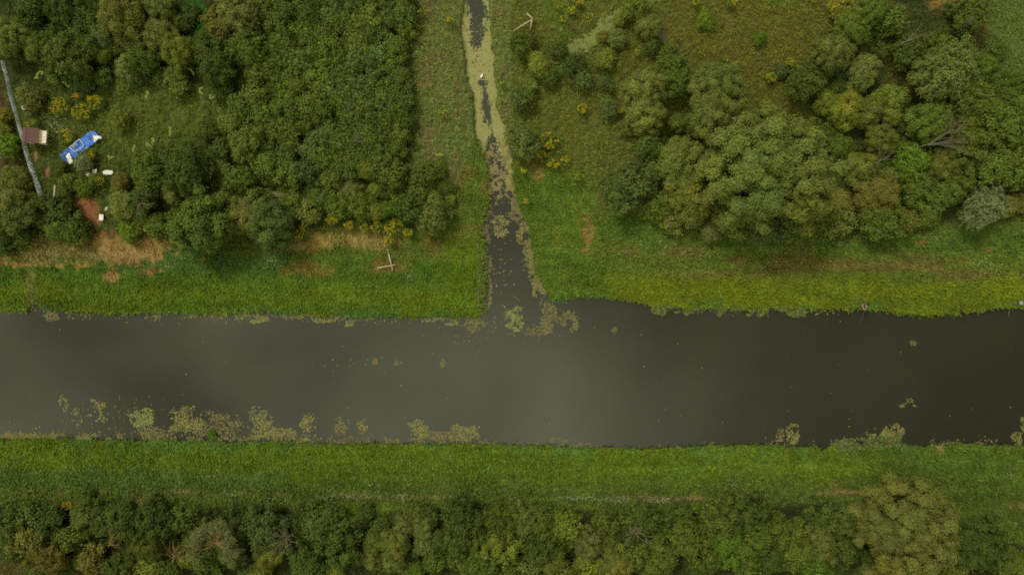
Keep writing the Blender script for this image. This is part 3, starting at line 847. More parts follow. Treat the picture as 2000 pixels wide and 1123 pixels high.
COLS = {
    'olive': ((81, 91, 41), "olive green"), 'greygreen': ((83, 94, 48), "grey green"), 'green': ((70, 86, 32), "mid green"),
    'dark': ((60, 76, 30), "dark green"), 'deep': ((50, 66, 26), "deep green"), 'yellow': ((104, 105, 38), "yellowish"),
    'lime': ((88, 101, 36), "yellow green"), 'bluish': ((66, 83, 43), "bluish green"), 'silver': ((86, 96, 64), "silvery"),
    'moss': ((80, 88, 40), "olive green"), 'brown': ((90, 90, 42), "brownish"), 'bright': ((76, 102, 28), "bright green"),
}
BASE_GAIN = 1.12
TREES = []   # filled in, labelled at the end
def tree(px, py, r, style, col, label=None, group=None, hmul=1.0, jit=True):
    rw = r * S
    size = 'S' if rw < 1.75 else 'M' if rw < 3.0 else 'L' if rw < 4.9 else 'X'
    if style != 'willow' and size == 'X': size = 'L'
    R, hc, lst = proto(style, size)
    z = LAND + hc * (rw / R) * hmul
    rw = rw * (H - z) / H
    s = rw / R
    x, y = W(px, py, LAND + hc * s * hmul)
    cm, tm = random.choice(lst)
    low = r < 24
    nm = {'willow': 'willow_tree', 'alder': 'alder_tree', 'spiky': 'sallow_tree'}[style] if not low else {'willow': 'willow_bush', 'alder': 'alder_bush', 'spiky': 'sallow_bush'}[style]
    root = thing(nm, label or "?", "bush" if low else "tree", (x, y, LAND - 0.1), (0, 0, random.uniform(0, 6.28)), (s * random.uniform(0.94, 1.06), s * random.uniform(0.94, 1.06), s * hmul), group)
    c = link("foliage" if low else "crown", cm, root, (0, 0, hc))
    t = link("stem" if low else "trunk", tm, root)
    k = alb(COLS[col][0]) * BASE_GAIN
    k = k * 0.78 + alb((74, 86, 36)) * BASE_GAIN * 0.22
    k = k * np.array([1.08, 1.0, 0.86])
    if py > 985 and col not in ('moss', 'lime', 'yellow'):        # crowns of the south belt get a darker base colour
        k = k * (0.84 if px < 1660 else 0.78)
    if jit:
        k = k * random.uniform(0.88, 1.12) * np.array([random.uniform(0.94, 1.06), 1, random.uniform(0.9, 1.1)])
    c.color = (*k, 1)
    TREES.append(dict(o=root, px=px, py=py, r=r, style=style, col=col, low=low, fixed=bool(label)))
    return root

A, B, C_ = 'willow', 'alder', 'spiky'
LIST = """
15 75 38 w olive
60 18 28 a dark
128 22 32 a deep
172 52 28 s dark
75 95 30 w green
132 112 38 a dark
168 92 28 w dark
240 32 46 w olive
205 66 26 w bluish
312 72 34 w olive
346 100 34 w lime
203 110 16 w lime
252 132 26 w greygreen
345 146 20 w green
310 10 30 w greygreen
286 112 30 a dark
268 85 26 w olive
352 45 16 s dark
430 48 30 a brown
470 30 40 s greygreen
484 96 34 s green
425 132 34 a deep
395 105 22 a dark
60 190 22 s greygreen
235 236 17 s lime
470 215 24 a green
455 246 24 a green
482 278 30 a green
432 292 20 a dark
405 255 18 s green
2 260 20 w lime
8 226 14 s yellow
12 284 24 s bright
30 352 27 w olive
22 410 45 w greygreen
70 402 24 a dark
116 412 26 a deep
148 450 25 a dark
112 446 22 w green
10 472 22 s deep
42 462 18 a dark
88 430 16 s green
115 328 14 s green
134 358 18 s green
164 364 15 s bright
186 352 14 a green
125 380 14 w green
164 318 18 w silver
236 354 18 w brown
243 402 28 w olive
255 452 20 s bright
286 385 30 a deep
292 338 34 a dark
336 316 24 a dark
372 330 40 s deep
340 372 26 w olive
398 438 54 a dark
312 438 24 a green
440 402 30 a olive
472 352 26 s green
478 422 40 w greygreen
530 438 48 w bluish
524 325 28 a green
566 340 26 a green
500 395 28 a green
602 414 26 a olive
622 392 24 w dark
662 402 24 a green
736 414 18 w lime
758 408 14 s bright
731 372 14 w lime
800 406 28 a deep
700 404 24 s green
710 328 22 w lime
850 420 30 s greygreen
880 391 12 w lime
818 388 24 s green
650 350 24 a green
770 350 28 a dark
830 345 26 s dark
690 372 22 w greygreen
575 398 18 s lime
1052 126 24 w lime
1033 170 18 w lime
1140 157 19 s bluish
1116 153 12 w greygreen
1184 165 13 s bluish
1183 118 18 s lime
1206 76 20 w greygreen
1266 52 25 w olive
1210 40 13 w lime
1176 72 12 w brown
1242 18 24 s green
1377 40 15 s bright
1483 76 12 s bright
1272 92 15 s dark
1306 104 16 s green
1020 90 22 s dark
1092 96 17 s dark
1122 132 21 s deep
1074 150 17 s dark
1020 195 22 s bluish
1022 278 30 s greygreen
1190 212 18 s bluish
1222 252 14 s greygreen
1260 178 42 w greygreen
1262 222 40 w greygreen
1395 172 50 w greygreen
1400 225 56 w olive
1365 250 26 w olive
1320 150 34 a dark
1325 242 22 w green
1332 316 47 w olive
1503 335 112 w olive
1425 290 40 w greygreen
1384 304 24 w yellow
1348 384 46 w olive
1352 414 34 w olive
1430 418 42 w olive
1482 446 36 w bluish
1222 366 42 s bluish
1286 402 28 s green
1272 290 28 s dark
1268 342 26 a green
1312 430 24 a greygreen
1390 450 22 w greygreen
1625 106 38 w greygreen
1686 140 30 w greygreen
1664 55 34 w green
1640 14 22 a yellow
1702 18 32 w green
1740 45 28 a dark
1570 162 32 s dark
1526 140 13 s bluish
1614 202 25 w lime
1650 216 35 w lime
1660 180 18 w yellow
1692 222 28 w olive
1742 190 28 w lime
1715 196 20 w lime
1740 225 22 w lime
1720 272 32 w olive
1660 312 18 w yellow
1638 286 25 w green
1612 262 20 a dark
1770 106 28 s dark
1892 26 36 a dark
1846 112 36 s green
1842 145 50 s greygreen
1815 238 42 w green
1884 182 30 s green
1912 206 40 s green
1962 232 50 s green
1982 285 40 a green
1902 272 44 a green
1925 132 26 w green
1972 172 34 w dark
1935 95 16 a dark
1780 320 32 s bright
1790 370 30 a green
1842 325 32 w olive
1884 325 28 w olive
1840 382 32 a green
1952 328 44 a green
1920 402 37 s silver
1966 402 22 w brown
1996 396 16 w brown
1680 330 34 w olive
1638 396 25 w brown
1712 388 42 w brown
1692 356 28 w olive
1592 420 32 a green
1640 432 28 a olive
1716 432 38 a green
1770 430 20 s brown
1804 418 26 w green
1736 350 25 w olive
1530 442 26 a bluish
1545 405 26 w olive
1870 360 30 a dark
60 1006 25 a dark
102 1012 25 a deep
22 1010 26 a dark
164 972 20 w dark
161 1008 24 w olive
202 1002 24 a deep
252 1014 36 a dark
302 1012 34 a deep
290 1062 34 w dark
355 1012 26 a green
378 1052 22 w greygreen
455 1078 30 w bluish
367 1090 18 s lime
293 1098 24 s lime
232 1108 30 a dark
142 1050 26 a green
60 1056 28 a brown
100 1092 30 a brown
180 1092 26 a brown
330 1110 24 a dark
410 1105 28 a dark
475 1022 28 a deep
295 984 22 s bluish
520 1032 40 a bluish
528 1078 30 w olive
600 1012 30 a deep
640 1022 44 a dark
660 1064 40 a dark
600 1100 34 a dark
512 1112 22 s lime
652 1112 20 w lime
696 1020 19 w olive
745 1030 20 a dark
732 1058 24 w green
772 1062 30 w olive
770 1090 26 w olive
725 1088 22 w greygreen
790 1024 22 w greygreen
826 1032 23 w greygreen
828 1066 20 w greygreen
850 1092 22 a green
852 1050 15 w greygreen
815 1114 16 s bright
902 1010 40 a deep
900 1056 32 a dark
970 1020 36 a green
976 1062 40 a lime
940 1100 36 a green
890 1088 20 a green
985 1104 26 a green
1020 1022 30 a olive
1060 1022 30 a green
1102 1032 28 s lime
1110 1062 11 s yellow
1050 1072 34 a dark
1082 1102 30 a olive
1150 1062 30 w greygreen
1192 1062 26 w green
1182 1016 26 a green
1202 1100 34 w olive
1252 1008 34 s dark
1290 1036 20 s bright
1240 1082 28 a green
1290 1092 34 a green
1342 1050 40 a green
1330 1010 30 a dark
1402 1012 40 a green
1452 1000 40 a dark
1472 1052 40 a green
1420 1062 38 a bright
1382 1094 30 a green
1460 1106 30 a green
1030 1106 28 a greygreen
1150 1106 26 a lime
1522 1042 36 a green
1552 1064 40 a green
1510 1092 30 a dark
1602 1060 30 a olive
1620 1014 28 a dark
1590 1102 30 s bright
1660 1020 30 w greygreen
1652 1070 26 a dark
1908 1062 50 a dark
1960 1092 34 a green
1860 1098 28 s olive
1996 1100 24 w lime
1850 1060 22 s dark
1733 985 34 w greygreen
1768 1036 97 w moss
1695 1008 32 w greygreen
1835 1000 26 w greygreen
1712 990 26 w greygreen
"""
for row in LIST.strip().splitlines():
    a = row.split()
    tree(float(a[0]), float(a[1]), float(a[2]), {'w': A, 'a': B, 's': C_}[a[3]], a[4])

def inside(x, y, poly):
    c = False
    for (x0, y0), (x1, y1) in zip(poly, poly[1:] + poly[:1]):
        if (y0 > y) != (y1 > y) and x < (x1 - x0) * (y - y0) / (y1 - y0) + x0: c = not c
    return c

def infill(poly, gap, rr, styles, cols, label, group, cap, clear=0.75, hmul=(0.8, 1.1)):
    xs = [p[0] for p in poly]; ys = [p[1] for p in poly]
    n = 0; mine = []
    old = [(t['px'], t['py'], t['r']) for t in TREES]
    for _ in range(cap * 60):
        if n >= cap: break
        x, y = random.uniform(min(xs), max(xs)), random.uniform(min(ys), max(ys))
        r = random.uniform(*rr)
        if not inside(x, y, poly): continue
        if any((x - a) ** 2 + (y - b) ** 2 < (c * clear) ** 2 for a, b, c in old): continue
        if any((x - a) ** 2 + (y - b) ** 2 < gap * gap for a, b in mine): continue
        mine.append((x, y)); n += 1
        tree(x, y, r, random.choice(styles), random.choice(cols), label, group, random.uniform(*hmul))
    return n

N1 = infill([(428, -25), (800, -25), (802, 80), (784, 150), (796, 235), (770, 300), (740, 340), (520, 330), (500, 300), (505, 200), (490, 140), (520, 60), (440, 60)], 22, (19, 26), [B, B, B, C_], ['green', 'dark', 'green', 'dark', 'bluish'],
       "small leafy alder packed in the even thicket left of the ditch", "alders of the even thicket left of the ditch", 118)
N2 = infill([(0, 0), (430, 0), (440, 180), (330, 175), (200, 160), (60, 160), (30, 100)], 20, (14, 22), [B, C_], ['dark', 'deep', 'green'],
       "low dark bush filling a gap in the north west wood", "gap bushes of the north west wood", 26, 0.8, (0.6, 0.9))
N3 = infill([(215, 350), (340, 340), (500, 300), (880, 330), (890, 405), (600, 412), (420, 450), (240, 450)], 20, (12, 20), [B, C_], ['green', 'dark', 'olive', 'lime'],
       "low bush among the shrubs above the dry grass strip", "low bushes above the dry grass strip", 34, 0.8, (0.6, 0.9))
N4 = infill([(1610, 0), (1900, 0), (2000, 180), (2000, 420), (1600, 440), (1640, 300), (1610, 170)], 22, (14, 22), [B, C_], ['dark', 'deep', 'green'],
       "low dark bush filling a gap in the north east wood", "gap bushes of the north east wood", 26, 0.8, (0.6, 0.9))
N5 = infill([(0, 1000), (1700, 1000), (1700, 1123), (0, 1123)], 22, (14, 24), [B, C_], ['dark', 'deep', 'green', 'dark'],
       "low dark bush filling a gap in the wood along the photo's foot", "gap bushes of the south wood", 50, 0.8, (0.6, 0.95))
print("infill", N1, N2, N3, N4, N5, "trees", len(TREES))

# ------------------------------------------------------------------ dead trees
def limb(mb, g, p, d, l, r, depth_, curl=0.25, up=0.0):
    pts = [p]; q = np.array(p, float); dd = np.array(d, float)
    for _ in range(4):
        dd = dd + g.normal(0, curl, 3) * 0.5 + np.array([0, 0, up]); dd /= np.linalg.norm(dd)
        q = q + dd * l / 4; pts.append(q.copy())
    mb.tube(pts, [r, r * 0.85, r * 0.7, r * 0.55, r * 0.35], 5)
    if depth_ > 0:
        for i in (1, 2, 3, 4):
            for _ in range(1 if i < 3 else 2):
                a = dd + g.normal(0, 0.55, 3); a /= np.linalg.norm(a)
                limb(mb, g, pts[i], a, l * g.uniform(0.4, 0.65), r * 0.5, depth_ - 1, curl, up)

def dead_tree(label, base, tip, fan, nlimb, z0, z1, mat, seed, r=0.09, dep=2, cat="dead tree"):
    """bare tree: trunk from base, limbs fanning towards tip (photo pixels)"""
    g = np.random.default_rng(seed)
    bx, by = W(*base, z0); tx, ty = W(*tip, z1)
    root = thing("dead_tree", label, cat, (bx, by, LAND), group="bare dead trees")
    v = np.array([tx - bx, ty - by, z1 - z0]); L = np.linalg.norm(v); dirn = v / L
    mb = MB(); zb = z0 - LAND
    mb.tube([(0, 0, 0 if zb < 1.5 else -0.1), (0, 0, zb), tuple(np.array([0, 0, zb]) + dirn * L * 0.35)] if zb > 0.1 else [(0, 0, zb), tuple(np.array([0, 0, zb]) + dirn * L * 0.35)], [r * 1.6, r * 1.25, r][-(3 if zb > 0.1 else 2):], 7)
    mb.obj("trunk", mat, root, True)
    for i in range(nlimb):
        a = (i / max(1, nlimb - 1) - 0.5) * fan + g.normal(0, 0.08)
        ca, sa = math.cos(a), math.sin(a)
        d = np.array([dirn[0] * ca - dirn[1] * sa, dirn[0] * sa + dirn[1] * ca, dirn[2] + g.uniform(-0.1, 0.25)])
        d /= np.linalg.norm(d)
        m2 = MB(); limb(m2, g, np.array([0, 0, zb]) + dirn * L * g.uniform(0.02, 0.3), d, L * g.uniform(0.65, 0.95), r * 0.7, dep)
        m2.obj("branch", mat, root, True)
    return root
dead_tree("bare forked grey tree standing in the north east meadow", (1297, 92), (1299, 62), 1.5, 5, 0.9, 2.4, M_DEAD, 1, 0.05, 1)
dead_tree("small bare grey bush just below the bare forked tree", (1282, 112), (1276, 100), 2.2, 5, 0.7, 1.4, M_DEAD, 2, 0.03, 1)
dead_tree("large pale fallen tree with many bare twigs in the north east wood", (1806, 284), (1872, 270), 1.0, 8, 4.0, 4.8, M_DEAD, 3, 0.045, 2)
dead_tree("small bare tree between the yellowish willows and the brown topped willow", (1714, 318), (1738, 300), 1.3, 5, 4.6, 5.4, M_DEAD, 4, 0.05, 1)
dead_tree("slanting bare branch above the spiky alder in the north east", (1762, 86), (1806, 58), 0.25, 3, 3.4, 4.4, M_DEAD, 5, 0.04, 1)
dead_tree("bare forked branches below the dark crown at the top edge", (1878, 58), (1893, 40), 1.5, 5, 3.2, 4.2, M_DEAD, 6, 0.04, 1)
dead_tree("single pale bare stick beside the far meadow corner", (1892, 78), (1917, 61), 0.12, 2, 2.0, 2.8, M_DEAD, 7, 0.035, 0)
dead_tree("grey star of bare branches in the south wood", (560, 1052), (556, 1036), 5.6, 13, 4.6, 5.8, M_DEAD, 8, 0.045, 1)
dead_tree("bare grey tree with crooked limbs in the south wood, midway along", (1236, 1042), (1240, 1024), 4.2, 8, 4.4, 5.6, M_DEAD, 9, 0.055, 1)
dead_tree("bare reddish forked branch low in the south wood", (337, 1096), (344, 1064), 0.8, 4, 4.6, 6.0, M_DEADBROWN, 10, 0.07, 1)
dead_tree("faint tan bare twigs beside the woodland olive tree in the south west", (212, 1066), (226, 1050), 1.2, 6, 3.2, 4.2, M_DEADBROWN, 11, 0.06, 1)
dead_tree("pale brown bare bush near the timber arrow", (1118, 58), (1112, 42), 1.8, 6, 0.9, 1.8, M_DEADBROWN, 12, 0.06, 1)
dead_tree("bare twigs showing beside the dark dense shrub in the west", (270, 392), (284, 404), 2.0, 6, 3.0, 4.2, M_DEAD, 13, 0.06, 1)
dead_tree("grey bare twigs at the ragged lower edge of the alder thicket", (690, 278), (700, 268), 2.2, 7, 2.4, 3.0, M_DEAD, 14, 0.05, 1)
dead_tree("bare twigs over the shrub row at the foot of the south meadow", (262, 986), (280, 976), 1.4, 5, 2.2, 3.0, M_DEADBROWN, 15, 0.05, 1)

# the half bare tree whose brown limbs fan out under a rim of leaves
def half_bare():
    g = np.random.default_rng(77)
    bx, by = W(426, 1072, 3.2)
    root = thing("half_bare_tree", "half bare tree with brown limbs fanned under a leafy rim in the south wood", "tree", (bx, by, LAND))
    mb = MB(); mb.tube([(0, 0, 0), (0.05, 0.1, 1.5), (0.1, 0.5, 3.0), (0.15, 1.1, 3.8)], [0.2, 0.16, 0.13, 0.09], 7)
    mb.obj("trunk", M_DEADBROWN, root, True)
    P, U = [], []
    for i in range(15):
        a = math.radians(-45 + 270 * i / 14)
        L = 2.1 + g.uniform(-0.3, 0.4)
        d = np.array([math.cos(a) * 1.0, math.sin(a) * 0.95 + 0.25, 0.55]); d /= np.linalg.norm(d)
        m2 = MB(); limb(m2, g, (0.15, 1.0, 3.7), d, L, 0.06, 1, 0.2)
        m2.obj("branch", M_DEADBROWN, root, True)
        for _ in range(9):
            P.append(np.array([0.15, 1.0, 3.7]) + d * L * g.uniform(0.85, 1.25) + g.normal(0, 0.22, 3)); U.append(d)
    P, U = np.array(P), np.array(U)
    k = np.repeat(np.arange(len(P)), 22)
    Q = P[k] + g.normal(0, 0.15, (len(k), 3)); N = unit(U[k] * 0.4 + np.array([0, 0, 0.8]) + g.normal(0, 0.5, Q.shape))
    ln = g.uniform(0.12, 0.26, len(k))
    V, F = leaf_quads(Q, N, ln, ln * 0.45)
    c = np.repeat(np.tile(alb((84, 90, 52)), (len(k), 1)) * g.uniform(0.7, 1.25, (len(k), 1)), 4, 0)
    link("crown", mesh_np("crown", V, F, c, [M_LEAF]), root)
half_bare()

# ------------------------------------------------------------------ yellow flowers
FLOWERS = [
    (115, 207, 17, 120, "yellow flower clump left of a twin clump above the shed"), (160, 218, 17, 150, "yellow flower clump spread above the blue tarpaulin's upper end"),
    (186, 200, 14, 100, "yellow flower clump at the right of the shed garden's row"), (149, 189, 6, 26, "orange tinged flower tuft topping the shed garden's clumps"),
    (128, 266, 13, 70, "yellow flower clump between the shed and the blue tarpaulin"), (172, 300, 12, 60, "yellow flower clump against the lower side of the blue tarpaulin"),
    (60, 240, 8, 20, "few yellow flowers just above the shed roof"), (197, 354, 7, 22, "yellow flowers below the white sheets by the tarpaulin"),
    (586, 458, 12, 70, "yellow flower clump at the left end of the dry grass"), (568, 475, 8, 16, "few yellow flowers trailing below the dry grass's left clump"),
    (648, 429, 10, 50, "yellow flower clump at the upper edge of the dry grass, left of a split one"), (682, 440, 8, 42, "split yellow flower clump above the middle of the dry grass"),
    (714, 446, 8, 30, "sparse yellow clump between two denser ones above the dry grass"), (736, 444, 10, 60, "yellow clump left of the widest one above the L shaped timbers"),
    (768, 444, 16, 140, "widest yellow flower clump above the L shaped timbers"), (797, 454, 8, 50, "yellow flower clump at the right tail of the widest clump"),
    (759, 468, 7, 32, "yellow flower clump just above the L shaped timbers"), (667, 465, 6, 12, "few yellow flowers within the dry grass"),
    (854, 442, 7, 24, "yellow flower clump near the green corner by the ditch"), (841, 453, 6, 14, "pale yellow tuft beside the clump near the ditch corner"),
    (1072, 275, 17, 190, "largest golden flower clump right of the ditch bend"), (1058, 302, 8, 44, "golden tuft at the lower left of the largest golden clump"),
    (1080, 320, 10, 56, "golden clump below the largest one by the ditch bend"), (1104, 314, 8, 24, "lime yellow flowers beside the lower golden clump"),
    (1130, 344, 9, 26, "yellow flower tuft at the top of the vivid green bank"), (1030, 393, 6, 22, "yellow flowers at the ditch edge beside the brown lilies"),
    (1022, 332, 6, 16, "pale yellow flowers near the ditch's right edge"), (1138, 212, 9, 48, "slanting yellow flower clump left of the grey willows"),
    (1211, 215, 6, 20, "yellow flowers tucked against the first grey willow"), (1246, 101, 6, 16, "yellow tuft between the side ditch and the bare forked tree"),
    (1436, 128, 7, 24, "yellow flower tuft in the meadow, upper right of the grey willow"), (1417, 115, 6, 20, "dull yellow tuft next to the brighter meadow tuft"),
    (1544, 122, 8, 44, "yellow flower clump left of the round grey willows"), (1506, 152, 9, 40, "golden flower string left of a bluish bush"),
    (1555, 132, 5, 8, "tiny yellow tuft beside the clump left of the round willows"), (1129, 3, 9, 36, "yellow flower clump at the top edge near the timber arrow"),
    (1118, 21, 7, 26, "yellow flowers beside the pale brown bare bush"), (1100, 37, 6, 16, "yellow tuft touching the pale brown bare bush"),
    (1152, 36, 8, 14, "sparse yellow flowers right of the pale brown bare bush"), (1359, 3, 7, 24, "yellow flowers on the top edge above the bright bush"),
    (1430, 5, 9, 36, "yellow clump on the top edge, right of the bright bush"), (1091, 13, 6, 12, "tiny yellow tuft at the top edge left of a larger clump"),
    (824, 25, 8, 20, "pale yellow tuft in the weeds left of the ditch's top"), (880, 40, 6, 16, "pale yellow tuft close to the ditch near the top"),
    (865, 222, 9, 24, "pale yellow flowers in the weeds left of the ditch bend"), (132, 986, 8, 22, "orange yellow flowers at the foot of the south meadow"),
    (981, 163, 4, 10, "yellow tuft on the ditch's right rim beside the white bird"),
]
def flower_clump(px, py, r, n, lab):
    x, y = W(px, py, LAND + 0.7)
    tall = 1.7 if (py > 420 and px < 870) else 1.25
    x, y = W(px, py, LAND + 0.8 * tall)
    root = thing("flower_clump", lab, "flowers", (x, y, LAND), scale=(1, 1, tall), group="yellow flower clumps")
    m = max(24, n)
    rw = r * S * 1.15
    th = rng.uniform(0, 6.283, m); q = np.sqrt(rng.random(m)) * rw * rng.uniform(0.8, 1.15, m)
    P0 = np.stack([q * np.cos(th), q * np.sin(th) * 0.85, 0.35 + 0.45 * rng.random(m)], 1)
    k = np.repeat(np.arange(m), 7)
    P = P0[k] + rng.normal(0, 0.10, (len(k), 3)) * np.array([1, 1, 1.2])
    N = unit(np.array([0, 0, 1.0]) + rng.normal(0, 0.5, P.shape)); ln = rng.uniform(0.10, 0.2, len(k))
    V, F = leaf_quads(P, N, ln, ln * 0.4)
    c = np.repeat(np.tile(alb((72, 88, 34)), (len(k), 1)) * rng.uniform(0.6, 1.2, (len(k), 1)), 4, 0)
    link("foliage", mesh_np("foliage", V, F, c, [M_LEAF]), root)
    mb = n
    th = rng.uniform(0, 6.283, mb); q = np.sqrt(rng.random(mb)) * rw
    bx, by = q * np.cos(th), q * np.sin(th) * 0.85
    ok = fbm(bx / S + px, by / S + py, 5, 3, 161) > 0.46
    if ok.sum() < 5: ok[:] = True
    B0 = np.stack([bx, by, rng.uniform(0.75, 1.0, mb)], 1)[ok]
    k = np.repeat(np.arange(len(B0)), 4)
    P = B0[k] + rng.normal(0, 0.05, (len(k), 3))
    N = unit(np.array([0, 0, 1.0]) + rng.normal(0, 0.4, P.shape)); ln = rng.uniform(0.045, 0.095, len(k))
    V, F = leaf_quads(P, N, ln, ln * 0.85)
    base = alb((200, 132, 16)) if "orange" in lab else alb((176, 164, 22)) if ("pale" in lab or "lime" in lab) else alb((172, 156, 14))
    c = np.repeat(np.tile(base, (len(k), 1)) * rng.uniform(0.65, 1.15, (len(k), 1)), 4, 0)
    link("blossom", mesh_np("blossom", V, F, c, [M_BLOOM]), root)
for fx, fy, fr, fn, fl in FLOWERS:
    flower_clump(fx, fy, fr, int(fn * 1.7), fl)

# a clump of bright reed growing out of the lily mat
def reed_clump():
    x, y = W(414, 850, 0.3)
    root = thing("reed_clump", "bright green reed clump growing out of the largest lily mat", "reeds", (x, y, 0))
    n = 260
    P = np.stack([rng.normal(0, 0.24, n), rng.normal(0, 0.26, n), np.full(n, -0.05)], 1)
    V, F4, F3 = blades(P, rng.uniform(0, 6.28, n), rng.uniform(0.2, 1.0, n), rng.uniform(0.3, 0.7, n), rng.uniform(0.03, 0.07, n))
    c = np.repeat(np.tile(alb((84, 118, 34)), (n, 1)) * rng.uniform(0.7, 1.25, (n, 1)), 5, 0)
    link("leaves", mesh_np("leaves", V, F4, c, [M_GRASS], F3=F3), root)
    mb = MB(); mb.tube([(0, 0, -0.1), (0.02, 0.01, 0.3)], [0.05, 0.03], 6); mb.obj("stem", M_STEM, root)
reed_clump()

# ------------------------------------------------------------------ fence, shed and the litter of the allotment
M_FENCE = plain("zinc_sheet", (206, 216, 220), 0.55, 0.4, 0.07, 2.5, 0.0, 0.0)
M_POST = plain("fence_post", (84, 76, 62), 0.9, 0.1, 0.3, 6)
M_ROOF = plain("brown_roofing", (92, 64, 58), 0.7, 0.2, 0.12, 4, 0.2)
M_PLANK = plain("grey_planks", (200, 188, 168), 0.85, 0.1, 0.2, 5, 0.3)
M_WHITE = plain("white_plastic", (206, 204, 194), 0.5, 0.3, 0.10, 3)
M_BLUE = plain("blue_sheet", (34, 108, 204), 0.5, 0.3, 0.2, 2.0)
_r = [n for n in M_BLUE.node_tree.nodes if n.type == 'VALTORGB'][0].color_ramp
_e = _r.elements.new(0.62); _e.color = (*(alb((26, 98, 196)) * 0.8), 1); _r.elements[-1].position = 0.68; _r.elements[-1].color = (0.36, 0.34, 0.32, 1)
M_DARKGREY = plain("dark_front", (70, 66, 58), 0.9, 0.1, 0.2, 5)
M_GREY = plain("grey_stone", (132, 130, 122), 0.9, 0.1, 0.2, 5, 0.5)

def build_fence():
    pts = [(10, 120), (33, 215), (62, 315), (93, 400)]   # foot of the fence
    root_xy = np.array(W(*pts[0], LAND))
    root = thing("sheet_fence", "long pale grey sheet fence running down the western garden past the shed", "fence", (*root_xy, LAND))
    poly = np.array([W(*p, LAND) for p in pts]) - root_xy
    seg = np.linalg.norm(np.diff(poly, axis=0), axis=1); cum = np.concatenate([[0], np.cumsum(seg)])
    total = cum[-1]; n = 14
    at = lambda s: np.array([np.interp(s, cum, poly[:, 0]), np.interp(s, cum, poly[:, 1])])
    for i in range(n):
        a, b = at(total * i / n), at(total * (i + 1) / n)
        d = (b - a) / np.linalg.norm(b - a); nn = np.array([-d[1], d[0]])
        if nn[0] < 0: nn = -nn
        h = 0.42 + 0.05 * random.uniform(-1, 1) + 0.2 * i / n; tilt = -0.19 - 0.08 * i / n + random.uniform(-0.04, 0.04)
        mb = MB(); V = []; m = 25
        for side in (0, 1):
            for q in range(m):
                p = a + (b - a) * (q / (m - 1) * 1.012)
                off = 0.004 * (1 if q % 2 else -1) + side * 0.008 + 0.012 * (i % 2)
                for z in (0.02, h):
                    pp = p + nn * (off + tilt * z / h)
                    V.append((pp[0], pp[1], z))
        F = []
        for q in range(m - 1):
            F.append((2 * q, 2 * q + 2, 2 * q + 3, 2 * q + 1))
            o = 2 * m
            F.append((o + 2 * q, o + 2 * q + 1, o + 2 * q + 3, o + 2 * q + 2))
            F.append((2 * q + 1, 2 * q + 3, o + 2 * q + 3, o + 2 * q + 1))
        mb.add(V, F); mb.obj("panel", M_FENCE, root)
        pm = MB(); pp = a - nn * 0.36
        pm.box((pp[0], pp[1], 0.25), (0.09, 0.09, 0.7), math.atan2(d[1], d[0])); pm.obj("post", M_POST, root)
build_fence()

def build_shed():
    x, y = W(61, 265, LAND + 1.8)
    root = thing("garden_shed", "small shed with brown pitched roof and pale boarded lean-to beside the sheet fence", "shed", (x, y, LAND), (0, 0, math.radians(-4)))
    w, dpt, h = 1.7, 1.45, 1.75
    mb = MB()
    mb.box((0, 0, h / 2 - 0.1), (w, dpt, h + 0.2)); 
    mb.obj("wall", M_PLANK, root)
    for k in range(4):                                             # low lean-to roofed with pale boards
        pm = MB(); yy = -dpt / 2 + 0.19 + k * (dpt - 0.38) / 3; ww = 0.34
        V = [(0.84, yy - ww / 2, 1.50), (1.42, yy - ww / 2, 1.34 - 0.02 * (k % 2)), (1.42, yy + ww / 2, 1.34 - 0.02 * (k % 2)), (0.84, yy + ww / 2, 1.50)]
        V += [(x_, y_, z_ + 0.03) for x_, y_, z_ in V]
        pm.add(V, [(3, 2, 1, 0), (4, 5, 6, 7), (0, 1, 5, 4), (1, 2, 6, 5), (2, 3, 7, 6), (3, 0, 4, 7)]); pm.obj("plank", M_PLANK, root)
    for yy in (-dpt / 2 + 0.06, dpt / 2 - 0.06):
        pm = MB(); pm.box((1.36, yy, 0.62), (0.07, 0.07, 1.36)); pm.obj("post", M_POST, root)
    rf = MB(); t = 0.05
    prof = [(-1.0, h - 0.02), (-0.35, h + 0.42), (0.86, h + 0.02), (0.86, h + 0.02 + t), (-0.35, h + 0.42 + t), (-1.0, h - 0.02 + t)]
    V = [(a, s * (dpt / 2 + 0.12), b) for s in (-1, 1) for a, b in prof]
    F = [(0, 1, 4, 5), (1, 2, 3, 4), (11, 10, 7, 6), (10, 9, 8, 7)] + [(i, i + 6, (i + 1) % 6 + 6, (i + 1) % 6) for i in range(6)]
    rf.add(V, F); r = rf.obj("roof", M_ROOF, root)
    rm = MB(); rm.tube([(-0.35, -dpt / 2 - 0.13, h + 0.48), (-0.35, dpt / 2 + 0.13, h + 0.48)], 0.035, 6); rm.obj("ridge_cap", M_ROOF, r)
    dm = MB(); dm.box((0.1, -dpt / 2 - 0.02, 0.8), (0.75, 0.04, 1.55)); dr = dm.obj("door", M_DARKGREY, root)
    hm = MB(); hm.box((0.38, -dpt / 2 - 0.06, 0.85), (0.04, 0.05, 0.14)); hm.obj("handle", M_GREY, dr)
build_shed()

